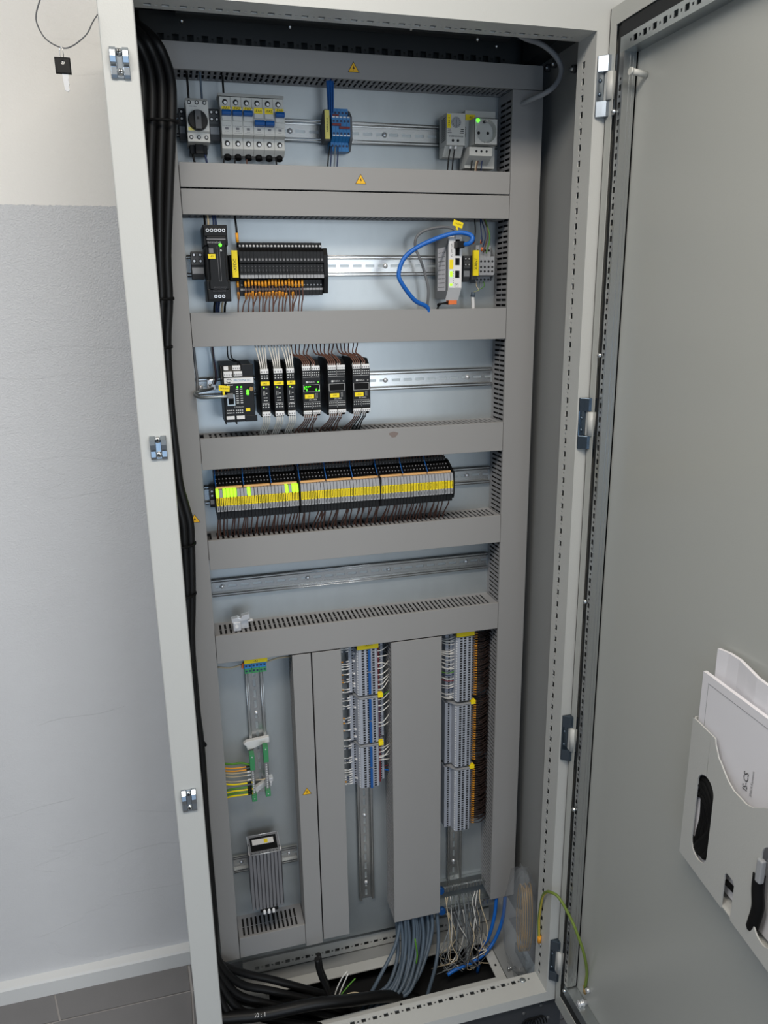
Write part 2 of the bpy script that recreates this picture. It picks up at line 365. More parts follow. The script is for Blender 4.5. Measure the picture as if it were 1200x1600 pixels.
# the door stands open at a right angle
dr = MB().box(800, 802, -795, -3, -22, 1945).box(773, 800, -4.5, -3, -22, 1945).box(773, 774.5, -22, -3, -22, 1945)
dr.box(773, 774.5, -795, -22, 1918, 1945).box(774, 802, -795, -3, 1943.5, 1945).box(773, 774.5, -795, -22, -22, 14).box(774, 802, -795, -3, -22, -20)
door = dr.build('door', 'door', cab)
b = MB().box(797, 799.5, -47, -34, 62, 1875).box(775, 799.5, -35.5, -34, 62, 1875).box(775, 799.5, -47, -45.5, 62, 1875)
perf(b, 62, 1875, -45.5, -35.5, -40, 'x', 75, lambda a, d, p, q: b.box(775, 776.5, p, q, a, d), hs=9, ht=6.5)
for yy in (786, 792): b.box(yy, yy + 1.5, -47.6, -47, 62, 1875)
b.build('stiffening_tube', 'zinc', door)
b = MB().box(775, 799.5, -780, -34, 1875, 1876.5).box(775, 799.5, -780, -34, 1895.5, 1897).box(797, 799.5, -780, -34, 1876, 1897)
perf(b, -780, -34, 1876.5, 1895.5, 1886, 'x', -775, lambda a, d, p, q: b.box(775, 776.5, a, d, p, q), hs=10, ht=9)
b.build('stiffening_tube', 'zincdull', door)
MB().box(775, 799.5, -780, -36, 33, 58).build('stiffening_tube', 'zincdull', door, bevel=1)
MB().box(775, 780, -795, -34, 1897, 1917).box(777, 797, -32, -24, -5, 1915).box(775, 780, -795, -25, 14, 33).build('gasket', 'gasket', door)
for y, z in ((-29, 1410), (-30, 954), (-35, 503), (-40, 47), (-28, 1793)): MB().dome((774, y, z), 4.6, 5, (-1, 0, 0), 10).build('screw', 'zinc', door)
MB().cyl((799, -74, 1836), (772, -74, 1840), 4.6, 12).cyl((774, -74, 1839.6), (770, -74, 1840), 5.6, 12).build('peg', 'plastic', door)
b = MB().cyl((800, -90, 62), (776, -90, 62), 5, 12).cyl((792, -90, 62), (788, -90, 62), 8, 6).cyl((782, -90, 62), (778, -90, 62), 8, 6).cyl((800, -96, 100), (792, -96, 100), 5, 10)
b.build('earth_stud', 'steel', door)
for i, (z0, z1) in enumerate(((1789, 1879), (1243, 1335), (602, 701), (45, 151))):
    prof = [(755, -.5), (755, -3), (763, -9), (768, -13), (774, -14), (790, -38), (793, -36), (778, -8), (774, -.5)]
    h = MB().box(755, 772, -3, -.2, z0, z1).prism(prof, 'z', z0, z0 + 24).prism(prof, 'z', z1 - 24, z1)
    hg = h.build('hinge', 'chrome' if i == 0 else 'darkzinc', cab, bevel=.8)
    for zz in (z0 + 34, z1 - 36): MB().dome((761, -3, zz), 3.4, 2.5).build('screw', 'darkzinc', hg)
    MB().cyl((775, -13, z0 + 24.5), (775, -13, z1 - 24.5), 7.5, 16).box(768, 773, -12, -4, z0 + 24.5, z1 - 24.5).build('hinge_pin', 'cab', hg)
# ---------------------------------------------------------------- wiring ducts
def duct(label, ax, a0, a1, c0, c1, tri=None, y0=224.0, y1=294.0, teeth=(True, True), off=10, wide_end=0, group=None):
    mid = (a0 + a1) / 2
    t = thing('wiring_duct', label, 'wiring duct', (mid, 259, c0) if ax == 'x' else ((c0 + c1) / 2, 259, a0), group)
    b = MB()
    def bx(s0, s1, p0, p1, q0, q1):
        if ax == 'x': b.box(s0, s1, q0, q1, p0, p1)
        else: b.box(p0, p1, q0, q1, s0, s1)
    bx(a0, a1, c0 + 1, c1 - 1, y1 - 2, y1)
    for side, (p0, p1) in enumerate(((c0 + .8, c0 + 2.4), (c1 - 2.4, c1 - .8))):
        bx(a0, a1, p0, p1, y1 - 10, y1)
        if not teeth[side]: bx(a0, a1, p0, p1, y0 + 2, y1 - 10); continue
        s = a0 + off + wide_end
        bx(a0 + wide_end, s, p0, p1, y0 + 2, y1 - 10)
        while s + 10 < a1 - 2:
            bx(s + 4.4, s + 10, p0, p1, y0 + 2, y1 - 10); bx(s, s + 4.4, p0 + .3, p1 - .3, (y0 + y1) / 2 - 2, (y0 + y1) / 2 - 1.5); s += 10
        bx(s, a1, p0, p1, y0 + 2, y1 - 10); bx(a0 + wide_end, a1, p0 + .1, p1 - .1, y0 + 2, y0 + 5)
    b.build('slotted_base', 'ductbase', t)
    b = MB(); bx(a0 + 6, a1 - 6, c0 + 5, c1 - 5, y0 + 8, y1 - 3); b.build('wire_shade_fill', 'darkfill', t)  # one dark box for the wires, also puts the shade behind the slots
    b = MB(); 
    bx(a0, a1, c0, c1, y0, y0 + 1.8); bx(a0, a1, c0, c0 + .8, y0 + 1.8, y0 + 7); bx(a0, a1, c1 - .8, c1, y0 + 1.8, y0 + 7)
    cv = b.build('cover', 'duct', t, bevel=.5, seg=1)
    if tri:
        x, z, r = tri; q = lambda r: [(x - r, z - r * .58), (x + r, z - r * .58), (x, z + r * 1.05)]
        w_ = MB().prism(q(r), 'y', y0 - .35, y0).prism(q(r * .86), 'y', y0 - .55, y0 - .35, 1)
        w_.prism([(x + .8, z + r * .5), (x - r * .2, z - .2), (x + .6, z - .1), (x - r * .1, z - r * .4), (x + r * .24, z + r * .2), (x + .4, z + .1 + r * .1)], 'y', y0 - .75, y0 - .55, 0)
        w_.build('warning_label', ['ink', 'triyellow'], t)
    return t
duct('long grey duct cover across the cabinet top, with triangular warning label', 'x', 57, 770, 1883, 1924, (407, 1899.5, 10.5))
duct('grey duct under the breaker row, upper of the close pair, with warning label', 'x', 97, 709, 1700.5, 1740, (416, 1718, 10.5))
duct('grey duct above the second row, lower of the close pair, without label', 'x', 97, 709, 1656, 1698)
duct('grey duct between black fuse terminals and the black modules row', 'x', 97, 709, 1430, 1490)
duct('grey duct under the black modules row with a brown smudge', 'x', 97, 709, 1202, 1262, wide_end=8)
duct('grey duct under the yellow-marked relay row', 'x', 97, 709, 1001.5, 1062, wide_end=8)
duct('grey duct with a white clip lying on its slotted top', 'x', 97, 709, 800.5, 861)
duct('tall grey duct at left behind black cables, with warning label at mid-height', 'z', 63, 1882, 56, 96, (75.5, 1107, 10.5))
duct('tall grey duct at right edge of the mounting plate', 'z', 73, 1882, 710, 772)
duct('narrow tall grey duct right of the finned heater, with warning label', 'z', 57, 798, 249, 288, (267, 468, 10.5))
duct('tall grey duct left of the blue-striped terminal strip', 'z', 65, 798, 291, 352.5)
duct('widest tall grey duct between the two long terminal strips', 'z', 68, 798, 463, 578)
duct('short grey duct below the finned heater', 'x', 98, 248, 65, 118)
mat('smudge', (140, 104, 88), 0.6, alpha=.35)
sm = [o for o in bpy.data.objects if o.name.startswith('wiring_duct') and 'smudge' in o.get('label', '')][0]
MB().add([(473 + r_ * 9 * math.cos(a) * (1 + .3 * math.sin(3 * a)), 223.9, 1249 + r_ * 6 * math.sin(a)) for r_ in (1,) for a in [k * .5236 for k in range(12)]], [tuple(range(12))]).build('smudge', 'smudge', sm)
# ---------------------------------------------------------------- DIN rails
def rail(label, ax, a0, a1, c, screws, h=18.5, slots=True):
    t = thing('din_rail', label, 'mounting rail', ((a0 + a1) / 2, 290, c - h) if ax == 'x' else (c, 290, a0))
    b = MB()
    def bx(s0, s1, p0, p1, q0, q1):
        if ax == 'x': b.box(s0, s1, q0, q1, p0, p1)
        else: b.box(p0, p1, q0, q1, s0, s1)
    for sg in (1, -1):
        f = lambda p, q: (min(c + sg * p, c + sg * q), max(c + sg * p, c + sg * q))
        bx(a0, a1, *f(h - 5, h), 285.5, 286.7); bx(a0, a1, *f(h - 1, h), 286.7, 288); [b.cyl((a0, 286, c + sg * q), (a1, 286, c + sg * q), 1.35, 8) if ax == 'x' else b.cyl((c + sg * q, 286, a0), (c + sg * q, 286, a1), 1.35, 8) for q in (h - .6, h - 5.2)]; bx(a0, a1, *f(h - 6, h - 5), 285.5, 293); bx(a0, a1, *f(2.6, h - 5), 292.6, 293.8)
    s = a0
    while s < a1: bx(s, min(s + 8, a1), c - 2.6, c + 2.6, 292.6, 293.8); s += 25.5
    b.build('rail_profile', 'zinc', t)
    for q in screws:
        p = (q, 292.6, c) if ax == 'x' else (c, 292.6, q)
        MB().dome(p, 5, 3.5).build('screw', 'steel', t)
    return t
rail('steel mounting rail behind the breakers and socket, top row', 'x', 99, 707, 1809, (301, 480.6))
rail('steel mounting rail behind the black fuse terminals and network switch', 'x', 99, 707, 1573, (479,))
rail('steel mounting rail behind the black modules', 'x', 99, 707, 1350, (107, 476, 655))
rail('steel mounting rail behind the yellow-marked relays', 'x', 99, 707, 1138, (657,))
rail('empty steel mounting rail above the clip', 'x', 99, 707, 940.5, (120, 299, 478, 658))
rail('vertical rail between the blue-green terminals and green earth bars', 'z', 440, 800, 173, (640,))
rail('vertical rail under the blue-striped terminal strip', 'z', 94, 800, 411, (330, 140))
rail('vertical rail under the long grey terminal strip', 'z', 80, 800, 637, (250, 150))
rail('short horizontal rail behind the finned heater', 'x', 100, 246, 265, (118, 228), h=21)
# ---------------------------------------------------------------- first row
def endstop(label, x0, x1, z0, z1, y, m='dgrey', screws=4):
    t = thing('end_clamp', label, 'end clamp', ((x0 + x1) / 2, 270, z0))
    h = z1 - z0; w_ = x1 - x0
    MB().prism([(y + 8, z0), (y + 3, z0 + h * .18), (y + 3, z0 + h * .45), (y, z0 + h * .52), (y, z1 - 2), (y + 2, z1), (284, z1), (284, z0)], 'x', x0, x1).build('body', m, t, bevel=.6, seg=1)
    MB().box(x0 + 1, x1 - 1, y + 2.6, y + 3.2, z0 + h * .2, z0 + h * .42).build('marker', 'lgrey', t)
    n = 2 if w_ > 13 else 1; r = min(2.9, w_ / n * .32)
    for i in range(n):
        for zz in (z0 + h * .66, z0 + h * .88): MB().cyl((x0 + w_ * (i + .5) / n, y + .2, zz), (x0 + w_ * (i + .5) / n, y - .4, zz), r + .9, 10, 1).cyl((x0 + w_ * (i + .5) / n, y - .3, zz), (x0 + w_ * (i + .5) / n, y - .9, zz), r * .7, 10).build('screw', ['steel', 'ink'], t)
    return t
endstop('dark end clamp left of the rotary motor switch', 103, 114, 1781, 1830, 252)
endstop('dark end clamp between rotary motor switch and breakers', 154.5, 172, 1781, 1831, 250)
t = thing('motor_switch', 'light grey motor protection switch with black rotary knob', 'switch', (133, 250, 1752))
bd = MB().prism([(217, 1771), (217, 1785), (212, 1787), (212, 1833), (218, 1838), (282, 1838), (282, 1771)], 'x', 115, 152).build('body', 'plastic', t, bevel=1)
MB().box(118, 148, 246, 280, 1757, 1771).box(127, 141, 236, 246, 1756, 1771).build('lower_housing', 'black', t, bevel=1)
for x in (121, 133.5, 146):
    for z, y in ((1830.5, 211.8), (1778, 216.8)): MB().cyl((x, y + .1, z), (x, y - .5, z), 3.3, 12, 1).cyl((x, y - .4, z), (x, y - .9, z), 1.9, 10).build('terminal_screw', ['zinc', 'ink'], bd)
kn = MB().cyl((133.5, 212, 1803), (133.5, 203, 1803), 16.5, 32, 0, 15).build('knob', 'black', t)
MB().box(128.5, 138.5, 196, 204, 1788, 1816).box(131.5, 135, 195.6, 196, 1802, 1806, 1).build('grip', ['dgrey', 'ink'], kn, bevel=.8)
MB().box(117, 127, 211.5, 212, 1787.5, 1793).build('marker', 'paleyellow', t)
b = MB(); marks(b, 121, 134, 1824, 212, 1.4, 7); b.build('print', 'inkgrey', bd)
BR = 'row of six miniature circuit breakers'
for i in range(6):
    x0 = 173 + 18.25 * i; x1 = x0 + 18; cx = (x0 + x1) / 2; up = i not in (3, 4); n = i + 1
    t = thing('circuit_breaker', 'white circuit breaker marked -FA%d with its blue lever %s' % (n, 'up' if up else 'down'), 'circuit breaker', (cx, 255, 1757), BR)
    pb = MB().prism([(238, 1766), (238, 1783), (224, 1786), (224, 1828), (238, 1830), (238, 1848), (282, 1850), (282, 1757), (250, 1757)], 'x', x0, x1)
    pb.box(x0 + 1.5, x1 - 1.5, 221, 224, 1807 if up else 1812, 1816 if up else 1820)
    bd = pb.build('body', 'plastic', t, bevel=.5, seg=1)
    lv = 1814 if up else 1799.5
    MB().prism([(224, lv), (214, lv + 1), (212, lv + 4.5), (214, lv + 9), (224, lv + 10)], 'x', x0 + 1.2, x1 + (-1.2 if i not in (3,) else .6)).build('lever', 'bridgeblue', t, bevel=.8)
    mk = MB().box(x0 + 2, x1 - 2, 223.4, 224, 1820, 1829.5).build('marker', 'yellow', t)
    text('-FA%d' % n, 6, (cx, 223.2, 1827 if up else 1824.5), 'ink', mk)
    b = MB().box(cx - 3, cx + 2.5, 223.7, 224, 1793.5, 1797); marks(b, x0 + 2, x1 - 2, 1799, 224, .8, 5); marks(b, cx - 3, cx + 3, 1790.5, 224, .8, 3, 0, 2); b.box(x0 + 2, x1 - 2, 223.8, 224, 1788, 1788.4)
    b.build('print', 'inkgrey', bd)
    for z in (1839.5, 1774.5): MB().cyl((cx, 238.2, z), (cx, 237.4, z), 4.6, 14, 1).cyl((cx + .6, 237.5, z - 1), (cx + .6, 237, z - 1), 2.6, 10).build('terminal_screw', ['steel', 'ink'], bd)
    MB().cyl((cx, 252, 1757.5), (cx, 250, 1751), 6, 10).build('cable_entry', 'blackmatte', t)
tag(MB().prism([(236, 1848.5), (240, 1854), (282, 1855), (282, 1850.5), (240, 1850)], 'x', 171, 284).build('busbar_cover', 'plastic', bevel=.5), 'pale busbar cover lying along the breaker tops', 'busbar')
for xa, xb, m in ((179, 174.5, 'black'), (197, 194, 'black'), (215.5, 215, 'brown'), (267, 267.5, 'black')):
    wire([(xa, 250, 1756), (xb, 250, 1745), (xb, 250, 1725)], 1.5, m, '%s wire under breaker -FA%d' % ('brown' if m == 'brown' else 'black', {179: 1, 197: 2, 215.5: 3, 267: 6}[xa]), 'wires under the breakers')
wire([(182, 252, 1850), (182, 252, 1895)], 1.8, 'black', 'black wire rising from the first circuit breaker')
for x, m, s in ((122, 'black', 'black'), (144, 'greycable', 'dark blue-grey')): wire([(x, 240, 1836), (x, 240, 1895)], 1.9, m, s + ' wire rising from the rotary motor switch')
for x, m, s in ((122, 'black', 'black'), (143, 'navy', 'dark blue')): wire([(x, 245, 1756), (x + 3, 245, 1740), (x + 4, 245, 1725)], 1.9, m, s + ' wire hanging from the rotary motor switch')
# blue terminals
t = thing('marker_carrier', 'dark end clamp carrying a pale yellow label beside blue terminals', 'end clamp', (358, 262, 1780))
MB().prism([(246, 1786), (246, 1838), (262, 1838), (284, 1822), (284, 1786)], 'x', 357, 367).build('body', 'dgrey', t, bevel=.8)
lb = MB().box(356, 364.5, 239, 241, 1788, 1835).build('label_strip', 'paleyellow', t)
b = MB()
for k in range(9): b.box(359.2, 361, 238.8, 239, 1800 + k * 2.6, 1801.4 + k * 2.6)
b.build('print', 'ink', lb)
def tier_terminal(label, x0, w_, zc, up, main, low, mats, cat='terminal block', oy=284, holes=((1, .5), ), group=None, name='terminal_block'):
    """three-tier terminal: up/main/low = (z0, z1, y)"""
    t = thing(name, label, cat, (x0 + w_ / 2, 265, low[0]), group)
    pr = [(oy, low[0]), (low[2], low[0]), (low[2], low[1]), (main[2], main[0]), (main[2], main[1]), (up[2], up[0]), (up[2], up[1]), (oy, up[1])]
    MB().prism(pr, 'x', x0, x0 + w_ - .35).build('body', mats[0], t)
    return t
for i in range(5):
    x0 = 369 + 6.7 * i
    t = tier_terminal('bright blue terminal on the top rail, %s from the left of five' % nth(i), x0, 6.7, 0, (1828, 1842, 256), (1793, 1826, 240), (1771, 1786, 256), ['blueterm'], group='five blue terminals beside the pale yellow label')
    b = MB()
    for z, y in ((1835, 256), (1818, 240), (1798, 240), (1780, 256)): b.cyl((x0 + 3.2, y + .1, z), (x0 + 3.2, y - .4, z), 2.1, 8)
    b.build('contact_opening', 'navy', t)
    [MB().box(x0 + .8, x0 + 5.6, 239.5, 240, za, za + 2.3).build('marker', 'white', t) for za in (1823.5, 1793.5)]
tag(MB().prism([(243, 1790), (243, 1826), (262, 1840), (284, 1840), (284, 1772), (262, 1772)], 'x', 402.5, 407).build('end_plate', 'mgrey', bevel=.5), 'grey end plate closing the right of the five blue terminals', 'end plate')
for a, c_, z in ((369, 384, 1827), (369, 385, 1810), (382, 401, 1805)):
    MB().box(a, c_, 237 if z < 1820 else 248, 241 if z < 1820 else 257, z, z + 4).build('jumper_bar', 'red').update_tag()
    o = [q for q in bpy.data.objects if q.name.startswith('jumper_bar')][-1]
for q, lb_ in zip([q for q in bpy.data.objects if q.name.startswith('jumper_bar')], ('short dark red jumper bar highest on the blue terminals', 'dark red jumper bar in the middle left of the blue terminals', 'dark red jumper bar lower right on the blue terminals')): tag(q, lb_, 'jumper bar')
for i in range(6): wire([(364 + i * 1.6, 246 - (i % 2) * 3, 1822 + (i % 3) * 5), (364 + i * 1.8, 246 - (i % 2) * 3, 1850), (363 + i * 2.4, 248, 1895)], 1.25, 'bridgeblue', 'blue wire rising from blue terminals, %s from the left in its bundle' % nth(i), 'blue wires above the blue terminals')
for x, xb, m in ((366, 360, 'black'), (369, 365, 'navy'), (376, 372, 'wiregrey'), (381, 377, 'navy')): wire([(x, 250, 1778), (xb + 2, 246, 1760), (xb, 246, 1740), (xb, 246, 1722)], 1.3, m, 'thin %s wire hanging below the blue terminals, %s from left' % ({'black': 'black', 'navy': 'dark blue', 'wiregrey': 'grey'}[m], {366: 'first', 369: 'second', 376: 'third', 381: 'fourth'}[x]), 'wires below the blue terminals')
# thermostat
t = thing('thermostat', 'white vented cabinet thermostat with round dial, mounted upside down', 'thermostat', (600, 262, 1768))
bd = MB().box(586, 623, 240, 282, 1786, 1841).prism([(248, 1786), (282, 1786), (282, 1768), (262, 1768)], 'x', 586, 623).build('housing', 'plastic', t, bevel=1)
b = MB()
for k in range(12): b.prism([(246, 1796 + k * 3.4), (268, 1794 + k * 3.4), (268, 1795.4 + k * 3.4), (246, 1797.6 + k * 3.4)], 'x', 585.7, 586.1)
for k in range(3): b.box(588, 596 - k, 239.7, 240, 1808.5 + k * 3 - 2, 1809.8 + k * 3 - 2).box(612 + k, 620, 239.7, 240, 1808.5 + k * 3 - 2, 1809.8 + k * 3 - 2)
for k in range(10): b.box(588 + k * 3.4, 590 + k * 3.4, 242, 270, 1840.8, 1841.4)
b.build('vent_slots', 'ink', bd)
dl = MB().cyl((604.5, 240.2, 1825), (604.5, 238.6, 1825), 9.5, 28).build('dial', 'lgrey', t)
b = MB()
for k in range(12): a = k * math.pi / 6; b.box(604.5 + 7 * math.sin(a) - .5, 604.5 + 7 * math.sin(a) + .5, 238.3, 238.6, 1825 + 7 * math.cos(a) - .7, 1825 + 7 * math.cos(a) + .7)
b.box(604.2, 604.9, 238.3, 238.6, 1816, 1830); b.build('print', 'ink', dl)
lb = MB().box(586.6, 594, 239.5, 240, 1815, 1838.5).build('marker', 'yellow', t); b = MB(); [b.box(589.4, 591.4, 239.3, 239.5, 1819 + k * 4, 1821 + k * 4) for k in range(4)]; b.build('print', 'ink', lb)
text('PFANNENBERG', 4.2, (604.5, 239.8, 1801.5), 'ink', bd, turn=180)
for x in (598.5, 608.5): MB().cyl((x, 240.1, 1794), (x, 239.5, 1794), 2.5, 12).build('terminal_screw', 'ink', bd); MB().cyl((x - 2, 246, 1787), (x - 3, 246, 1780), 2.6, 10).build('ferrule', 'white', bd)
for x in (595.5, 604.5): wire([(x, 246, 1781), (x - 3.5, 246, 1760), (x - 6, 246, 1725)], 1.3, 'black', 'thin black wire hanging from the white thermostat, %s one' % ('left' if x < 600 else 'right'), 'wires below the thermostat')
endstop('narrow grey end clamp between thermostat and power socket', 623.5, 629, 1785, 1822, 252, 'mgrey')
# socket
t = thing('power_socket', 'grey rail-mounted power socket with glowing green light', 'socket', (660, 262, 1748))
b = MB().box(629, 690, 258, 284, 1750, 1850).prism([(233, 1768), (233, 1783), (258, 1785), (258, 1755)], 'x', 629, 675)
b.box(637, 683.5, 229, 258, 1786.5, 1787.5).box(637, 683.5, 229, 258, 1831, 1832).box(637, 638, 229, 258, 1787, 1831).box(682.5, 683.5, 229, 258, 1787, 1831)
b.holeplate(637, 683.5, 1786.5, 1832, 229, 661, 1810, 20.2)
bd = b.build('housing', 'plastic', t)
b = MB()
n = 32
for k in range(n):
    a0, a1 = 2 * math.pi * k / n, 2 * math.pi * (k + 1) / n
    b.add([(661 + 20.2 * math.cos(a), y, 1810 + 20.2 * math.sin(a)) for a in (a0, a1) for y in (229, 246)], [(0, 2, 3, 1)])
b.cyl((661, 246, 1810), (661, 247, 1810), 20.2, 32); rc = b.build('recess', 'plastic', t)
MB().cyl((652, 246, 1810), (652, 245.3, 1810), 2.8, 12).cyl((670.5, 246, 1810), (670.5, 245.3, 1810), 2.8, 12).cyl((662.5, 232, 1828.5), (662.5, 245, 1828.5), 2.2, 10).build('contact_hole', 'ink', rc)
MB().box(660, 665, 231, 236, 1826.5, 1830).box(659, 664, 231, 246, 1790.2, 1792.5).build('earth_clip', 'zinc', rc)
for x in (643, 653, 663.5): MB().cyl((x, 233.1, 1776), (x, 232.6, 1776), 2.2, 10).build('terminal_screw', 'ink', bd)
lb = MB().box(629.5, 648, 256, 258, 1833.5, 1843).build('marker', 'yellow', t); text('-A1', 5.5, (640, 255.8, 1838.5), 'ink', lb)
MB().dome((643.5, 229, 1828), 3.4, 2.5).build('indicator_light', 'ledgreen', t)
for x, xb, m, s in ((641, 638, 'black', 'black'), (650, 646.5, 'beige', 'cream'), (654, 648.5, 'brown', 'brown'), (661, 658.5, 'navy', 'dark blue')): wire([(x, 246, 1767), (xb, 246, 1748), (xb, 246, 1722)], 1.3, m, s + ' wire hanging under the grey power socket')
# ---------------------------------------------------------------- second row
endstop('dark end clamp left of the black power supply', 106, 128, 1549, 1596, 247)
t = thing('power_supply', 'tall black power supply unit with yellow -F1 label and green light', 'power supply', (149, 240, 1509))
bd = MB().box(128, 169, 196, 284, 1509, 1545).box(128, 169, 196, 284, 1603, 1637).box(130, 167, 200, 284, 1545, 1603).prism([(133, 1530), (166, 1530), (166, 1542), (163, 1548), (163, 1600), (166, 1606), (166, 1618), (133, 1618), (133, 1606), (135, 1600), (135, 1548), (133, 1542)], 'y', 190, 200).box(129, 168, 192, 196, 1618, 1632).box(129, 168, 192, 196, 1512, 1530).build('housing', 'black', t, bevel=1)
b = MB().box(133, 165, 189.6, 190, 1612, 1614); marks(b, 134, 157, 1606, 190, 3.5, 9); b.box(149.5, 150, 189.7, 190, 1544, 1601).box(153.5, 154, 189.7, 190, 1544, 1601).box(149.5, 154, 189.7, 190, 1543.5, 1544)
for k in range(3): marks(b, 140 - k, 162 - k, 1533 - k * 3.2, 190, 1.2, 10, 0, k)
b.build('print', 'inkgrey', bd)
for x, z in [(135.5 + k * 6.8, 1627.5) for k in range(5)] + [(142 + k * 6.8, 1518) for k in range(3)]:
    MB().cyl((x, 192, z), (x, 191, z), 2.9, 10).cyl((x, 191.2, z), (x, 190.8, z), 1.6, 8, 1).build('terminal_screw', ['steel', 'ink'], bd)
MB().box(135.5, 143, 189.6, 190, 1590.5, 1598).build('data_label', 'inkgrey', bd)
lb = MB().box(133.5, 146, 189.5, 190, 1581, 1588.5).build('marker', 'yellow', t); text('-F1', 5, (140, 189.3, 1584.8), 'ink', lb)
MB().dome((155.5, 190, 1603.5), 2.8, 2.2).build('indicator_light', 'ledgreen', t)
MB().dome((156, 190, 1594), 2, 1.5).build('adjusting_screw', 'steel', t)
for x, m in ((133, 'black'), (139, 'beige'), (148, 'navy'), (152, 'navy')): wire([(x, 220, 1636), (x + 1, 230, 1646), (x, 245, 1665)], 1.8, m, 'short %s wire entering the top of the black power supply' % {'black': 'black', 'beige': 'cream', 'navy': 'dark blue'}[m], 'wires above the power supply')
for x, m in ((142, 'black'), (146, 'navy'), (150, 'navy'), (156, 'beige'), (161, 'black')): wire([(x, 225, 1510), (x - 2, 235, 1498), (x - 3, 240, 1478)], 1.9, m, 'short %s wire leaving the bottom of the black power supply' % {'black': 'black', 'beige': 'cream', 'navy': 'dark blue'}[m], 'wires below the power supply')
t = thing('marker_carrier', 'end clamp with yellow upright label -XFDC beside black fuse terminals', 'end clamp', (180, 262, 1545))
MB().box(173, 189, 242, 284, 1545, 1590).build('body', 'blackmatte', t, bevel=.8)
lb = MB().box(177, 187.5, 235, 242, 1551, 1597.5).build('label_strip', 'yellow', t); text('-XFDC', 8, (182.2, 234.7, 1572), 'ink', lb, turn=90)
p = thing('fuse_terminal', 'black fuse terminal in the long row right of -XFDC label', 'terminal block', (194, 262, 1519), 'black fuse terminals of the second row')
MB().prism([(258, 1519), (258, 1547), (248, 1550), (240, 1553), (240, 1560), (243, 1561), (243, 1575), (238, 1577), (238, 1596), (243, 1602), (256, 1603), (256, 1613), (284, 1613), (284, 1519)], 'x', 191, 197.1).build('body', 'black', p)
MB().box(191.2, 196.9, 239, 240.3, 1549.5, 1555.5).build('marker', 'lgrey', p)
MB().box(191.2, 196.9, 257.3, 258.2, 1528.5, 1532).build('marker', 'lgrey', p)
MB().dome((194.2, 256, 1606.5), 2.2, 2, n=8).build('terminal_screw', 'white', p); MB().dome((194.2, 258, 1538), 1.6, 1.5, n=8).build('terminal_screw', 'white', p)
MB().box(192.5, 196, 237.8, 238.1, 1580, 1584).dome((194.2, 243, 1570), 1, 1, n=6).box(194, 194.4, 242.8, 243.1, 1561, 1566).build('print', 'inkgrey', p)
P = Proto(p)
for i in range(24): P.put(6.45 * i, 0, 0, 'black fuse terminal, %s from left in the row beside -XFDC' % nth(i))
P.drop()
tag(MB().prism([(250, 1522), (243, 1552), (243, 1590), (250, 1603), (284, 1603), (284, 1522)], 'x', 346, 354.5).build('end_plate', 'black', bevel=1), 'black end plate at the right end of the fuse terminals', 'end plate')
for i in range(20):
    x = 187.5 + i * 6.2 + (0 if i else -1.5); xb = x - 1 + random.uniform(-4, 3) - (6 if i % 3 == 2 else 0)
    if i == 1: continue
    o = wire([(x, 250, 1543), (x, 246, 1530), (x, 246, 1515), ((x + xb) / 2, 248, 1503), (xb, 248, 1478)], 1.25, 'brown', 'brown wire with orange sleeve, %s from left below black fuse terminals' % nth(i), 'brown wires below the fuse terminals', k=4)
    for z0, z1 in ((1533 + random.uniform(0, 4), 1545), (1516 if i % 2 else 1513, 1524)):
        if z0 > 1530 or random.random() < .7: MB().cyl((x, 247.5, z0), (x, 249 if z0 > 1530 else 246.5, z1 + random.uniform(0, 3)), 2.2, 8).build('wire_marker', 'amber', o)
o = wire([(190, 250, 1604), (190, 246, 1622), (188, 250, 1665)], 1.9, 'black', 'dark wire with orange sleeve dropping beside the -XFDC label'); MB().cyl((190, 246, 1612), (189.4, 245.6, 1628), 2.8, 8).build('wire_marker', 'amber', o)
# network switch
t = thing('network_switch', 'slim grey and white network switch with blue cable plugged in', 'network switch', (591, 245, 1508))
MB().prism([(206, 1616), (206, 1528), (222, 1508), (284, 1508), (284, 1622), (215, 1622)], 'x', 579.5, 603).build('housing', 'mgrey', t, bevel=.8)
fp = MB().prism([(200, 1529), (200, 1618), (207, 1622), (207, 1526), (222, 1506), (218, 1506)], 'x', 579, 604).build('front_panel', 'white', t)
b = MB()
for z0, z1 in ((1604, 1617), (1587, 1600), (1570, 1583), (1547, 1560)): b.box(591, 599.5, 199.7, 200.5, z0, z1)
b.build('port', 'blackmatte', fp)
MB().box(579.6, 587, 199.6, 200, 1563, 1580).build('marker', 'yellow', t)
text('FL SWITCH', 4.6, (583.6, 199.7, 1597), 'ink', fp, turn=90)
text('P', 5, (594, 199.7, 1533.5), 'ink', fp); MB().box(590.5, 597.5, 199.75, 199.9, 1536.5, 1537).box(590.5, 597.5, 199.75, 199.9, 1530, 1530.5).box(590.5, 591, 199.75, 199.9, 1530, 1537).box(597, 597.5, 199.75, 199.9, 1530, 1537).build('logo_frame', 'ink', fp)
b = MB()
for k in range(6): b.box(587, 588, 199.7, 200, 1558 - 4 * k, 1559.2 - 4 * k)
b.build('print', 'ink', fp)
for z0, z1 in ((1549, 1559), (1532.5, 1536.5)): MB().box(580.5, 585.5, 199.3, 200, z0, z1).build('indicator_light', 'lampgreen', t)
lb = MB().box(579, 579.5, 222, 268, 1524, 1604).build('data_label', 'paper', t)
b = MB()
for k in range(9):
    for q in range(4): b.box(578.8, 579, 226 + q * 10, 226 + q * 10 + random.uniform(4, 8), 1530 + k * 8, 1531.6 + k * 8)
b.build('print', 'inkgrey', lb)
MB().box(586, 602, 218, 236, 1498, 1508).build('power_plug', 'orange', t, bevel=1)
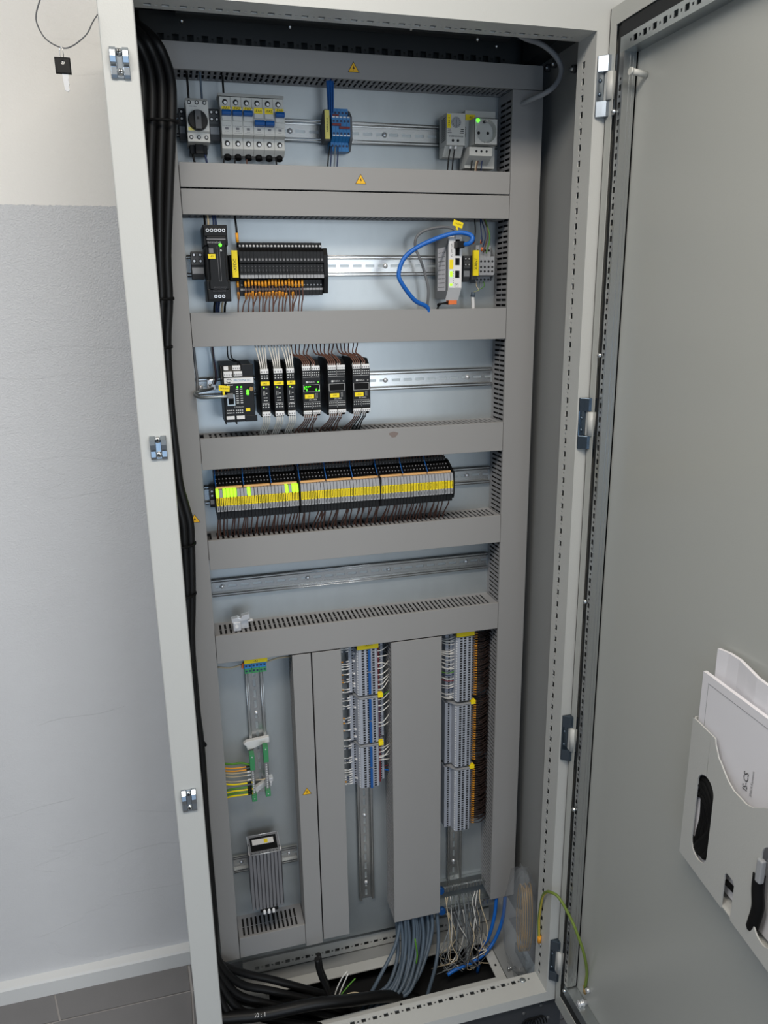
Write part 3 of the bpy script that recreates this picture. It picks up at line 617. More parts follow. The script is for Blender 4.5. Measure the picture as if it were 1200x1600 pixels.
for k in range(3): wire([(588 + 5 * k, 226, 1499), (584 - k * 3, 226, 1502 - k), (573 - 3 * k, 230, 1499), (566 + k * 2, 236, 1488), (565, 240, 1476)], 1.3, 'black', 'thin black supply wire under the network switch, %s of three' % ('left', 'middle', 'right')[k], 'supply wires under the network switch')
o = wire([(546, 232, 1470), (544, 225, 1493), (515, 215, 1507), (486, 205, 1539), (481, 205, 1557), (492, 205, 1583), (517, 203, 1602), (549, 198, 1616), (578, 192, 1625), (598, 186, 1627), (612, 176, 1622), (614, 172, 1614), (608, 176, 1607), (598, 190, 1606)], 4.2, 'bluecable', 'thick blue network cable looping into the network switch', None, 'network_cable', 'cable', 10, 6)
MB().box(588, 602, 180, 203, 1600, 1612).box(591, 599, 196, 204, 1598, 1600).build('plug', 'black', o, bevel=1.2)
o = wire([(554, 262, 1470), (554, 255, 1498), (554, 250, 1527), (547, 250, 1556), (538, 250, 1582), (528, 250, 1603), (528, 248, 1620), (537, 246, 1631), (555, 240, 1638), (578, 225, 1640), (592, 208, 1634), (596, 202, 1622)], 2.7, 'mgrey', 'grey network cable arching behind the blue cable', None, 'network_cable', 'cable', 8, 6)
MB().box(590, 600, 196, 212, 1616, 1628).build('plug', 'white', o, bevel=1)
tg = MB().prism([(587, 1642), (606, 1636), (609, 1646), (590, 1652)], 'y', 206, 207.5).box(594.5, 598, 206.5, 209, 1628, 1640).build('marker', ['yellow'], o); o2 = text('-W210W', 3.6, (598, 205.8, 1644), 'ink', tg, turn=-16); 
# antenna / XANT terminals
endstop('grey end clamp left of the yellow XANT label', 626, 640, 1541, 1590, 246, 'dgrey')
t = thing('marker_carrier', 'end clamp with upright yellow label reading XANT', 'end clamp', (646, 262, 1545)); MB().box(640, 653, 240, 284, 1545, 1590).build('body', 'dgrey', t, bevel=.8)
lb = MB().box(640.5, 651.5, 232, 240, 1552, 1599).build('label_strip', 'yellow', t); text('XANT', 8, (646, 231.7, 1574), 'ink', lb, turn=90)
for i in range(4):
    x0 = 654.5 + 7.9 * i
    t = tier_terminal('grey terminal right of the XANT label, %s from the left of four' % nth(i), x0, 7.9, 0, (1589, 1610, 256), (1553, 1588, 237), (1539, 1550, 256), ['lgrey'], group='four grey terminals beside the XANT label')
    b = MB()
    for z, y in ((1579, 237), (1568, 237), (1560, 237), (1600, 256), (1545, 256)): b.cyl((x0 + 3.8, y + .1, z), (x0 + 3.8, y - .4, z), 2.2, 8)
    b.build('contact_opening', 'ink', t)
tag(MB().prism([(240, 1556), (240, 1586), (258, 1606), (284, 1606), (284, 1542), (258, 1542)], 'x', 686.3, 689).build('end_plate', 'mgrey'), 'grey end plate right of the XANT terminals', 'end plate')
for a, zb, xb, m, s in ((648, 1612, 646, 'black', 'black'), (660, 1612, 662, 'navy', 'dark blue'), (660, 1598, 664, 'navy', 'blue'), (666, 1596, 668, 'brown', 'brown'), (668, 1594, 674, 'wiregreen', 'green')):
    o = wire([(a, 250, 1662), (a + (8 if zb < 1600 else 0), 244, 1635), (xb + (4 if zb < 1600 else 0), 244, 1618), (xb, 250, zb)], 1.2, m, '%s wire dropping into the XANT terminals from above' % s)
    if zb > 1600 or m == 'navy': MB().cyl((xb, 248.5, zb + 1), (xb, 246, zb + 7), 2.2, 8).build('ferrule', 'orange', o)
o = wire([(646, 246, 1470), (646, 244, 1492), (643.5, 242, 1515)], 3.6, 'white', 'small grey antenna cable end with white sleeve under XANT terminals', None, 'antenna_cable', 'cable', 10); MB().cyl((643.6, 242, 1512), (645, 241.5, 1521), 4.2, 10).build('sleeve', 'greycable', o)
for xs, m, s in ((656, 'beige', 'cream'), (664, 'wiregrey', 'grey'), (672, 'wiregreen', 'green')): wire([(xs, 255, 1541), (xs - 2, 248, 1532), (657, 244, 1525), (646, 242, 1521)], .8, m, 'thin %s strand from antenna cable to XANT terminals' % s)
# ---------------------------------------------------------------- third row
t = thing('end_clamp', 'small zinc earth clamp left of the white-labelled controller', 'end clamp', (127, 270, 1346)); MB().box(119, 135, 266, 284, 1347, 1367).box(120, 124, 262, 266, 1367, 1372, 1).build('body', ['steel', 'ink'], t, bevel=1); MB().dome((124, 266, 1357), 3, 2.5).build('screw', 'zinc', t)
def plug_row(b, x0, x1, z0, z1, y, n, mi=0, mj=1):
    b.box(x0, x1, y - 5, y + 6, z0, z1, mi); s = (x1 - x0) / n
    for k in range(n): b.box(x0 + s * (k + .28), x0 + s * (k + .72), y - 5.3, y - 5, z0 + (z1 - z0) * .18, z0 + (z1 - z0) * .55, mj)
t = thing('controller', 'black controller module with white PROFIMATIC label', 'controller', (173, 240, 1294))
bd = MB().box(146, 200, 202, 284, 1296, 1372).prism([(204, 1372), (216, 1396), (284, 1400), (284, 1372)], 'x', 142, 200).prism([(146, 1294), (200, 1294), (200, 1299), (146, 1299)], 'y', 200, 284).box(163.5, 166, 199, 284, 1290, 1300).box(144.5, 146.5, 200, 284, 1290, 1396).box(181, 203, 198, 205, 1294, 1305).box(179, 201, 206, 216, 1376, 1398).build('housing', 'black', t, bevel=.8)
lb = MB().box(147, 200, 201.2, 202, 1364.5, 1374.5).build('name_label', 'white', t); text('PROFIMATIC', 5.6, (180, 200.9, 1369.5), 'inkblue', lb)
b = MB()
for s0 in (0, math.pi): b.tube([(155.5 + 4.2 * math.cos(s0 + a * .3), 200.9, 1369.5 + 2.9 * math.sin(s0 + a * .3)) for a in range(9)], .55, 4)
b.prism([(154.5, 1373.6), (157.5, 1372.3), (154.8, 1371.2)], 'y', 200.5, 201).prism([(156.5, 1367.8), (153.6, 1366.6), (156.5, 1365.4)], 'y', 200.5, 201); b.build('logo', 'ink', lb)
for a_ in ((147, 162, 1376.5, 1386, 206, 4), (165, 180, 1377, 1386, 206, 4), (164, 178, 1388, 1396, 214, 4)): b = MB(); plug_row(b, *a_); b.build('terminal_plug', ['white', 'inkgrey'], t)
for a_ in ((148, 156, 208, 216, 1388, 1395), (147, 161.5, 199, 204, 1299, 1305), (165.5, 180, 199, 204, 1299, 1305)): MB().box(*a_).build('terminal_plug', 'white', t)
MB().box(150, 164, 195, 202, 1325, 1345).box(152, 162, 194.8, 195, 1327, 1339, 1).build('port', ['zincdull', 'blackmatte'], t)
b = MB()
for k in range(7):
    for x in (167, 174.5): b.box(x, x + 4.5, 201.7, 202, 1353 - 4.2 * k, 1354.6 - 4.2 * k)
for r in range(2):
    for c_ in range(2):
        for k in range(4): b.box(149 + c_ * 16 + k * 3.6, 151 + c_ * 16 + k * 3.6, 201.7, 202, 1314 - r * 4.5, 1316 - r * 4.5)
marks(b, 152, 163, 1360.5, 202, 2, 6); b.build('print', 'inkwhite', bd)
text('Z-PASS2-RT', 3.6, (171, 201.6, 1321), 'inkwhite', bd)
MB().dome((170, 202, 1357.5), 1.6, 1.2, n=8).dome((177, 202, 1357.5), 1.6, 1.2, n=8).dome((188.3, 202, 1349.5), 2.8, 1.6, n=8).dome((188.3, 202, 1345), 2.8, 1.6, n=8).build('indicator_light', 'ledgreen', t)
MB().cyl((194.5, 202, 1354), (194.5, 193, 1354), 4, 6).build('antenna_socket', 'gold', t)
MB().box(183, 191, 201.4, 202, 1312.5, 1318.5).build('marker', 'yellow', t)
o = wire([(157, 192, 1343), (141, 188, 1343), (118, 192, 1342), (102, 198, 1342), (94, 206, 1345), (95, 215, 1349), (104, 222, 1351), (118, 240, 1351), (128, 262, 1351)], 3.0, 'zincdull', 'shiny grey shielded cable bent back into the PROFIMATIC controller', None, 'network_cable', 'cable', 8, 6)
MB().box(150, 161, 186, 198, 1338.5, 1348).build('plug', 'mgrey', o, bevel=1); tg = MB().prism([(135.5, 1354), (154, 1351.5), (155.5, 1361.5), (136, 1364)], 'y', 185, 186.5).box(142, 146, 186, 188, 1346, 1353).build('marker', 'yellow', o); text('W.210W', 3.8, (145.5, 184.8, 1357.6), 'ink', tg, turn=-6)
wire([(99, 262, 1440), (99.5, 262, 1400), (101, 262, 1370), (99, 255, 1350), (97, 240, 1340)], 2.6, 'mgrey', 'grey cable running down the left edge of the module row', None, 'cable', 'cable')
for dx, m, s in ((0, 'wiregrey', 'grey'), (3, 'black', 'black'), (6, 'navy', 'blue'), (4, 'brown', 'brown')): wire([(128 + dx, 262, 1440), (132 + dx * .6, 262, 1404), (132 + dx, 262, 1372), (126 + dx, 268, 1354)], 1.0, m, 'thin %s strand hanging to the zinc earth clamp' % s)
for dx in (0, 6): wire([(161 + dx, 255, 1440), (160 + dx, 250, 1410), (167 + dx, 240, 1403), (175 + dx * .5, 222, 1401), (172 + dx, 210, 1393)], 1.3, 'black', 'black wire bending into the top of the PROFIMATIC controller, %s one' % ('right' if dx else 'left'), 'supply wires of the controller')
def module(label, x0, w_, z0, z1, kind, mk, lit):
    t = thing('io_module', label, 'input module', (x0 + w_ / 2, 235, z0 - 6)); x1 = x0 + w_; h = z1 - z0
    bd = MB().prism([(192, z0 + 8), (192, z1 - 10), (200, z1), (212, z1 + 8), (284, z1 + 8), (284, z0 - 6), (206, z0 - 6), (200, z0)], 'x', x0, x1).box(x0 - .5, x0 + .8, 206, 280, z0 - 4, z1 + 10).build('housing', 'black', t, bevel=1)
    grp = [(x0 + 1, x1 - 1, 3)] if kind == 'A' else [(x0 + 1, x0 + w_ / 2 - 1, 4), (x0 + w_ / 2 + 1, x1 - 1, 4)]
    for a, c_, n in grp:
        b = MB(); plug_row(b, a, c_, z1 - 10, z1 - 2, 196, n); b.build('terminal_plug', ['white', 'inkgrey'], t)
        b = MB(); plug_row(b, a, c_, z0 - (2 if kind == 'A' else 0), z0 + 6, 196, n); b.build('terminal_plug', ['white', 'inkgrey'], t)
    b = MB()
    for a, c_, n in grp:
        s = (c_ - a) / n
        for k in range(n):
            for z in (z1 - 15, z1 - 19.5, z0 + 18, z0 + 13.5): b.box(a + s * (k + .25), a + s * (k + .75), 191.7, 192, z, z + 1.7)
    zc = (z0 + z1) / 2
    if kind == 'A':
        for q, (dx, zz) in enumerate(((9, 5), (9, -4), (9, -12), (5, -12), (9, -17), (5, -17))): b.box(x0 + dx, x0 + dx + 3, 191.7, 192, zc + zz, zc + zz + 1.4)
        b.box(x0 + 4.5, x0 + 5, 191.7, 192, zc - 7, zc + 1).box(x0 + 7, x0 + 7.5, 191.7, 192, zc - 7, zc + 1).box(x0 + 2, x1 - 2, 191.7, 192, z0 + 21.5, z0 + 22)
    else:
        b.box(x0 + 2, x1 - 2, 191.7, 192, z1 - 23, z1 - 22.5).box(x0 + 2, x1 - 2, 191.7, 192, z0 + 22, z0 + 22.5).box(x0 + 2, x0 + 2.6, 191.7, 192, zc - 4, zc + 9).box(x1 - 2.6, x1 - 2, 191.7, 192, zc - 4, zc + 9).box(x0 + 2, x1 - 2, 191.7, 192, zc + 8.6, zc + 9).box(x0 + 2, x1 - 2, 191.7, 192, zc - 4.4, zc - 4).box(x0 + w_ / 2 - .2, x0 + w_ / 2 + .2, 191.7, 192, z1 - 22, z1 - 12).box(x0 + w_ / 2 - .2, x0 + w_ / 2 + .2, 191.7, 192, z0 + 10, z0 + 22)
        b.box(x0 + 25, x0 + 25.4, 191.7, 192, zc - 16, zc - 7).box(x0 + 27.4, x0 + 27.8, 191.7, 192, zc - 16, zc - 7).box(x0 + 7, x0 + 10.5, 191.7, 192, zc + 12, zc + 15.5)
    b.build('print', 'inkwhite', bd)
    if kind == 'A':
        lb = MB().box(x0 + .6, x1 + .2, 190.6, 192, zc + 11.5, zc + 18.5).build('marker', 'yellow', t); text(mk, 5, (x0 + w_ / 2, 190.4, zc + 15), 'ink', lb); text('Z-8AI', 3, (x0 + w_ / 2, 191.6, zc - 22.5), 'inkwhite', bd)
        MB().dome((x0 + 6, 192, zc + 7.5), 1.5, 1.2, n=8).build('indicator_light', 'lampgreen', t)
    else:
        lb = MB().box(x0 + 4, x0 + 21, 190.6, 192, zc - 16.5, zc - 9).build('marker', 'yellow', t); text(mk, 4.6, (x0 + 12.5, 190.4, zc - 12.8), 'ink', lb); text('ZC-24DI', 4, (x0 + w_ * .55, 191.6, zc - 19), 'inkwhite', bd); text('SENECA', 3.8, (x0 + 16.5, 191.6, zc + 13.8), 'inkwhite', bd)
        MB().box(x0 + 3, x1 - 3, 191.8, 192, zc - 3.8, zc + 8.4).build('display_window', 'blackmatte', bd)
        b = MB(); rd = random.Random(3)
        pts = [(4, 5), (7.5, 5.5), (11, 5.2), (14.5, 5.6), (4.5, 2), (8, 1.2), (8.2, -1.5), (26, .5), (26.2, -2), (31, -2.2), (30, 13)] if lit else [(30, 13.5)]
        for q, z in pts: b.dome((x0 + q, 191.8, zc + z), 1.2, 1, n=6)
        b.build('indicator_light', 'ledgreen' if lit else 'inkwhite', t)
    return t
for i, (x0, w_) in enumerate(((211.2, 16.6), (235.6, 18), (259.5, 15.5))):
    module('narrow black module with yellow -AI%d label and white plugs' % (i + 1), x0, w_, 1305, 1391, 'A', '-AI%d' % (i + 1), True)
    for k in range(4):
        x = x0 + 3 + k * 3.6; wire([(x, 194, 1384), (x - 1, 194, 1396), (x - 3 + k, 206, 1412), (x - 4 + k * 2, 235, 1428), (x - 4, 250, 1445)], 1.15, 'wirewhite', 'white wire, %s from left into the top plug of module -AI%d' % (nth(k), i + 1), 'white wires above module -AI%d' % (i + 1))
        wire([(x, 194, 1304), (x, 195, 1292), (x - 2, 210, 1280), (x - 4, 240, 1262), (x - 4, 250, 1240)], 1.1, 'wirewhite', 'white wire, %s from left below the bottom plug of module -AI%d' % (nth(k), i + 1), 'white wires below module -AI%d' % (i + 1))
for i, (x0, w_) in enumerate(((288.6, 34.5), (336.8, 34.5), (384.2, 34.5))):
    module('wide black SENECA module with yellow -DI%d label%s' % (i + 1, ', its display lit green' if i == 0 else ''), x0, w_, 1303, 1394, 'D', '-DI%d' % (i + 1), i == 0)
    for k in range(6):
        x = x0 + 3 + k * 3.9 + (2 if k > 3 else 0)
        o = wire([(x, 194, 1388), (x, 194, 1398), (x - 6, 206, 1408), (x - 18 + k * 2, 230, 1412), (x - 20 + k * 4, 248, 1428), (x - 18 + k * 3, 252, 1445)], 1.25, 'brown', 'brown wire, %s from left into the top of module -DI%d' % (nth(k), i + 1), 'brown wires above module -DI%d' % (i + 1))
        MB().cyl((x, 194, 1386), (x, 194, 1395), 1.7, 6).build('ferrule', 'white', o)
        o = wire([(x, 194, 1306), (x, 195, 1294), (x - 3, 212, 1282), (x - 12 + k * 2, 240, 1264), (x - 12, 250, 1240)], 1.25, 'brown' if i < 2 or k < 3 else 'black', '%s wire, %s from left under the bottom of module -DI%d' % ('brown' if i < 2 or k < 3 else 'black', nth(k), i + 1), 'wires below module -DI%d' % (i + 1))
        MB().cyl((x, 194, 1302), (x, 194.5, 1295), 1.7, 6).build('ferrule', 'white', o)
# ---------------------------------------------------------------- fourth row: relays
endstop('narrow dark end clamp left of the first relay block', 107.5, 116.5, 1120, 1159, 248)
p = thing('relay', 'relay', 'relay', (120, 245, 1107))
MB().prism([(206, 1108), (206, 1122), (202.5, 1124), (202.5, 1152), (216, 1153), (216, 1167), (222, 1170), (250, 1184), (250, 1192), (284, 1192), (284, 1107)], 'x', 117, 122.9).build('socket_body', 'black', p)
MB().prism([(199.5, 1152.3), (203, 1166.3), (216.5, 1166.3), (216.5, 1152.3)], 'x', 117.2, 122.7).build('relay_cover', 'lgrey', p)
lb = MB().box(117.4, 122.5, 199.4, 201, 1136, 1152).build('marker', 'yellow', p)
b = MB(); [b.box(119.4, 120.8, 199.2, 199.4, 1138 + k * 2.6, 1139.8 + k * 2.6) for k in range(5)]; b.build('print', 'ink', lb)
MB().box(117.4, 122.5, 199.4, 201.2, 1124.5, 1135.6).box(119.2, 120.7, 199.2, 199.4, 1127, 1133.5, 1).build('ejector', ['lgrey', 'dgrey'], p)
b = MB(); [b.dome((120, y, z), 1.5, 1.5, (0, -.75, .66), 6) for y, z in ((228, 1174), (238, 1179.5), (249, 1187))]; b.build('terminal_screw', 'inkgrey', p)
P = Proto(p); cov = [c for c, _ in P.tree if c.name.startswith('relay_cover')][0]
lit = cov.data.copy(); lit.materials[0] = M['lampgreen']
names = ('first', 'second', 'third'); xs0 = (117.5, 278.5, 435); litset = {0, 2, 3, 4, 5, 9, 20, 22, 23}
bw = MB().tube(smooth([(120, 250, 1109), (119.5, 235, 1100), (118, 238, 1088), (117, 248, 1072), (117, 255, 1050)], 3), 1.45, 5); pw = bw.mesh('wire', 'brown', (120, 250, 1050))
up_ = MB()
for g_ in range(3):
    for i in range(24):
        on = g_ == 0 and i in litset; x = xs0[g_] + 6.56 * i
        lab = ('grey relay with lit green top, %s from left in the first block' % nth(i)) if on else 'grey unlit yellow-marked relay, %s from left in the %s block' % (nth(i), names[g_])
        P.put(x - 117, 0, 0, lab, ('lit relays' if on else 'unlit relays of the %s block' % names[g_]), {'relay_cover': (lit, 'lit green relay top')} if on else None)
        o = bpy.data.objects.new('wire', pw); col.objects.link(o); o.location = ((x + 3) / 1000, .25, (1050 + ZO) / 1000); o.rotation_euler = (0, R(random.uniform(-6, 12) * (1 if g_ else .6)), 0)
        tag(o, 'brown wire hanging under %s relay from left in the %s block' % (nth(i), names[g_]), 'wire', 'brown wires below the %s relay block' % names[g_])
        up_.tube([(x + 3, 252, 1190), (x + 3 + random.uniform(-2, 2), 250, 1215)], 1.1, 5)
    for q in range(3):
        x = xs0[g_] + q * 52.5
        tag(MB().box(x + .6, x + 50.5, 211, 217, 1166.8, 1170).build('jumper_bar', 'copper'), 'copper coloured jumper bar, %s of three on the %s relay block' % (('left', 'middle', 'right')[q], names[g_]), 'jumper bar')
        wire([(x + 1.5, 214, 1170), (x + 1, 226, 1182), (x + 2, 240, 1192), (x + 2, 250, 1215)], .9, 'bridgeblue', 'blue wire at the %s jumper bar of the %s relay block' % (('left', 'middle', 'right')[q], names[g_]))
    if g_ < 2: tag(MB().prism([(206, 1108), (199, 1124), (199, 1168), (250, 1190), (284, 1190), (284, 1107)], 'x', xs0[g_] + 158, xs0[g_] + 160.6).build('end_plate', 'blackmatte'), 'black spacer between the %s and %s relay block' % (names[g_], names[g_ + 1]), 'end plate')
tag(up_.build('wire_mass', 'brown'), 'dense short brown wires rising behind all three relay blocks', 'wires', None, 'stuff')
tag(MB().prism([(212, 1112), (208, 1124), (208, 1166), (250, 1186), (284, 1186), (284, 1109)], 'x', 593, 598).build('end_plate', 'black', bevel=.6), 'black end plate right of the third relay block', 'end plate')
P.drop()
# ---------------------------------------------------------------- fifth row: loose clip
t = thing('loose_clip', 'white metal rail clip lying on a slotted grey duct', 'clip', (150, 246, 861))
MB().prism([(131, 888), (144, 890), (150, 887), (152, 893), (168, 896), (169, 884), (152, 881), (132, 879)], 'y', 238, 252).box(134, 150, 236, 248, 861.5, 880).box(150, 166, 246, 250, 861.5, 882).build('body', 'steel', t, bevel=1)
MB().box(165, 174, 240, 246, 879, 882).cyl((141, 236, 872), (141, 234, 872), 4, 6).build('screw', 'white', t)
# ---------------------------------------------------------------- lower left compartment
for i in range(3):
    x0 = 151 + 15.2 * i
    t = thing('terminal_block', 'blue-green supply terminal below yellow label -X1, %s of three' % ('left', 'middle', 'right')[i], 'terminal block', (x0 + 7, 262, 762))
    bd = MB().prism([(x0, 762), (x0 + 14.8, 762), (x0 + 14.8, 774), (x0, 774)], 'y', 240, 284).build('lower_body', 'green', t, bevel=.6)
    MB().box(x0, x0 + 14.8, 239, 284, 774, 785).build('upper_body', 'blueterm', t, bevel=.6)
    b = MB()
    for q in (3.7, 11): b.box(x0 + q - 2, x0 + q + 2, 238.6, 239, 777.5, 781.5).box(x0 + q - 2, x0 + q + 2, 239.6, 240, 766, 770)
    b.build('contact_opening', 'navy', t)
t = thing('marker_strip', 'yellow label -X1 on top of the blue-green terminals', 'label', (175, 238, 785)); lb = MB().box(151, 199, 238, 246, 785.5, 796).build('label_strip', 'yellow', t); text('-X1', 6, (175, 237.7, 790), 'ink', lb)
wire([(97, 250, 781), (125, 246, 778), (148, 250, 780)], 1.9, 'beige', 'pale yellow wire entering the -X1 terminals from left'); wire([(97, 256, 790), (125, 255, 792), (150, 256, 790)], 1.6, 'bluecable', 'blue wire entering the -X1 terminals from left')
wire([(198, 250, 779), (222, 246, 786), (252, 256, 781)], 1.8, 'beige', 'pale yellow wire leaving the -X1 terminals to the right'); wire([(147, 244, 775), (149, 244, 786)], 2.4, 'orange', 'short orange sleeve at the left side of -X1 terminals')
t = thing('earth_bar_holder', 'white bracket holding two green-ended earth bars', 'earth bar', (170, 265, 447))
MB().prism([(140, 578), (146, 583), (196, 587), (196, 574), (190, 574), (176, 570), (165, 566), (148, 562), (146, 572)], 'y', 274, 285).prism([(146, 449), (152, 462), (180, 477), (182, 466), (166, 456), (160, 447)], 'y', 274, 285).build('bracket', 'white', t, bevel=.8)
for x0, za, zb, sd in ((149, 452, 568, 'left'), (179, 459, 582, 'right')):
    MB().box(x0, x0 + 11, 244, 262, zb - 38, zb).build('insulator', 'green', t, bevel=.8); MB().box(x0, x0 + 11, 244, 262, za, za + 14).build('insulator', 'green', t, bevel=.8)
    br = MB().box(x0 + 2, x0 + 9, 250, 260, za + 14, zb - 38).build('bar', 'zinc', t)
    b = MB(); n = 11; [b.dome((x0 + 5.5, 250, za + 20 + k * 5.6), 2, 2, n=6) for k in range(n)]; b.dome((x0 + 5.5, 244, zb - 6), 1.8, 1.2, n=6).dome((x0 + 5.5, 244, za + 7), 1.8, 1.2, n=6); b.build('screw', 'steel', t)
MB().box(188, 197, 246, 262, 494, 502).box(190, 194, 244, 250, 488, 494).box(190, 193, 244, 248, 484, 488).build('bus_clamp', 'steel', t, bevel=.6)
for k, (z, m, r) in enumerate(((549, 'wiregreen', 2.4), (538, 'amber', 1.7), (531, 'amber', 1.7), (525, 'beige', 1.3), (517, 'beige', 1.2), (505, 'beige', 1.4), (498, 'yellow', 2.0), (488, 'wiregreen', 2.2), (482, 'yellow', 2.0), (476, 'wiregreen', 2.2), (470, 'yellow', 2.0))):
    nm = {'wiregreen': 'green', 'amber': 'orange-yellow', 'beige': 'pale yellow', 'yellow': 'yellow'}[m]
    o = wire([(92, 258, z - (6 if k > 6 else -1)), (112, 250, z + 1), (132, 248, z + 1), (152, 251, z - (1 if k != 0 else 10))], r, m, '%s earth wire into the left earth bar, %s' % (nm, '%s from the top' % nth(k)), 'earth wires at the left earth bar')
    if k in (1, 2) or k > 5: MB().cyl((141, 248.3, z + .8), (150, 250.6, z - .5), r + .4, 8).build('ferrule', 'black', o)
    elif k in (3, 4, 5): MB().cyl((142, 248.3, z + .8), (150, 250.6, z - .5), r + .5, 8).build('ferrule', 'white', o)
wire([(160, 252, 500), (175, 250, 500), (182, 254, 499)], 1.5, 'beige', 'short pale wire bridging the two earth bars')
# finned heater
t = thing('cabinet_heater', 'grey finned aluminium heater with black top on the short rail', 'heater', (166, 240, 205))
pts = []; n = 9; x0, x1, yf, yb = 131.5, 201.5, 200, 266
for k in range(n):
    a = x0 + (x1 - x0) * k / n; s = (x1 - x0) / n; pts += [(a, yf), (a + s * .72, yf), (a + s * .72, yf + 8), (a + s * .98, yf + 8)]
pts += [(x1, yf), (x1, yf + 14), (x1 - 4, yf + 14), (x1 - 4, yf + 20), (x1, yf + 20), (x1, yb), (170, yb), (170, yb - 6), (164, yb - 6), (164, yb), (x0, yb), (x0, yf + 40), (x0 + 4, yf + 40), (x0 + 4, yf + 32), (x0, yf + 32)]
MB().prism(pts, 'z', 207, 350).build('finned_body', 'alu', t)
MB().box(x0 + 6, x1 - 6, 212, 258, 348, 350.4).build('top_cap', 'blackmatte', t); lb = MB().box(142, 189, 232, 250, 350.4, 351).build('type_label', 'white', t)
MB().box(168, 176, 234, 247, 351, 351.2).build('print', 'yellow', lb)
b = MB(); [b.cyl(p0, p1, .9, 4) for p0, p1 in (((x0, 200.5, 350.5), (x1, 200.5, 350.5)), ((x0 + 1, 265, 350.5), (x1 - 1, 265, 350.5)), ((x0 + .6, 201, 350.5), (x0 + .6, 265, 350.5)), ((x1 - .6, 201, 350.5), (x1 - .6, 265, 350.5)))]; b.build('cut_edge', 'steel', t)
MB().box(148, 188, 202, 240, 196, 206.8).build('terminal_base', 'black', t, bevel=1)
b = MB(); [b.cyl((157 + k * 10, 207, 204), (157 + k * 10, 199, 193), 3.8, 10, 0, 3) for k in range(3)]; b.build('cable_gland', 'white', t)
for k, (m, s) in enumerate((('wiregrey', 'grey'), ('wiregrey', 'dark grey'), ('black', 'black'))): wire([(157 + k * 10, 200, 195), (159 + k * 10, 214, 175), (161 + k * 10, 244, 140), (161 + k * 10, 255, 112)], 1.0, m, 'thin %s wire dropping from the heater into the duct' % s)
# ---------------------------------------------------------------- long vertical terminal strips
def vterm(xa, xb, xs_l, xs_r, y=240, ys=262):
    p = thing('terminal_block', 't', 'terminal block', ((xa + xb) / 2, 262, 0))
    prof = [(xs_l, 284), (xs_l, ys), (xa - 3, ys), (xa, y + 4), (xa + 3, y), (xb - 3, y), (xb, y + 4), (xb + 3, ys), (xs_r, ys), (xs_r, 284)]
    MB().prism(prof, 'z', 0, 5.75).build('body', 'term', p)
    w_ = xb - xa; b = MB()
    for fx in (.27, .50, .78): b.box(xa + w_ * fx - 2.7, xa + w_ * fx + 2.7, y - .4, y + .1, 1.0, 4.8)
    b.box(xs_l + 7, xs_l + 11, ys - .4, ys, 1.2, 4.6).box(xs_r - 9, xs_r - 5, ys - .4, ys, 1.2, 4.6); b.build('contact_opening', 'ink', p)
    MB().prism([(xa - .6, y + 4.6), (xa + 1.6, y + 1.7), (xa + 2.6, y + 1.4), (xa + .6, y + 4.2)], 'z', 1.6, 4.4).build('marker', 'white', p)
    return p
p = vterm(391, 437, 376, 453); P = Proto(p)
segs = ((673, 783, 'top'), (553, 664, 'middle'), (437, 545, 'bottom'))
for za, zb, nm in segs:
    n = int((zb - za) / 6.1)
    for i in range(n): P.put(0, 0, zb - 6.1 * (i + 1), 'grey terminal, %s from top in the %s third of blue-striped strip' % (nth(i), nm), '%s third of the blue-striped terminal strip' % nm)
    hh = (zb - za) / 2
    for q in range(2): tag(MB().box(414.5, 420, 236, 241, za + 3 + q * hh, za + hh + q * hh - 1).build('jumper_bar', 'bridgeblue', bevel=.5), 'long blue jumper bar, %s half of the %s terminal third' % (('lower', 'upper')[q], nm), 'jumper bar')
    tag(MB().box(439, 444, 256, 262, za + 2, zb - 6).build('jumper_bar', 'red' if nm != 'middle' else 'purple', bevel=.5), 'dark red jumper bar down the right side of the %s terminal third' % nm, 'jumper bar')
P.drop()
for z, nm in ((664.5, 'upper'), (545.5, 'lower')):
    t = thing('partition_plate', 'pale partition with yellow tag, %s of two in blue-striped strip' % nm, 'end plate', (415, 260, z)); MB().prism([(384, 284), (384, 264), (393, 240), (436, 240), (450, 262), (450, 284)], 'z', z + 1, z + 4).build('plate', 'lgrey', t); MB().box(435, 446, 236, 248, z, z + 10).build('tag', 'yellow', t, bevel=.6)
t = thing('marker_strip', 'yellow label -XAN heading the blue-striped terminal strip', 'label', (414, 240, 784)); lb = MB().box(391, 438, 238, 246, 784, 797).build('label_strip', 'yellow', t); text('-XAN', 7, (416, 237.7, 793), 'ink', lb)
rd = random.Random(11)
for za, zb, nm in segs:
    n = int((zb - za) / 6.1)
    for i in range(n):
        z = zb - 6.1 * (i + .5)
        if rd.random() < .62:
            am = rd.random() < .25
            o = wire([(340, 268, z + rd.uniform(-2, 2)), (356, 262, z + rd.uniform(-2, 3)), (368, 260, z + rd.uniform(-1, 1)), (379, 262, z)], 1.0, 'navy' if rd.random() < .3 else 'wirewhite', 'short wire left of %s terminal from top in the %s blue-striped third' % (nth(i), nm), 'wires left of the %s blue-striped terminals' % nm)
            MB().cyl((357, 262, z), (364, 260.4, z), 1.7, 6).build('ferrule', 'amber' if am else 'white', o); MB().cyl((370, 260, z), (378, 261.6, z), 1.7, 6).build('ferrule', 'white', o)
        if rd.random() < .14: tag(MB().dome((388, 260, z), 3, 4, n=8).cyl((384, 262, z), (392, 256, z), 1.6, 6).build('ferrule', 'white'), 'white ferrule beside %s terminal from top in the %s blue-striped third' % (nth(i), nm), 'ferrule', 'ferrules in the left tier')
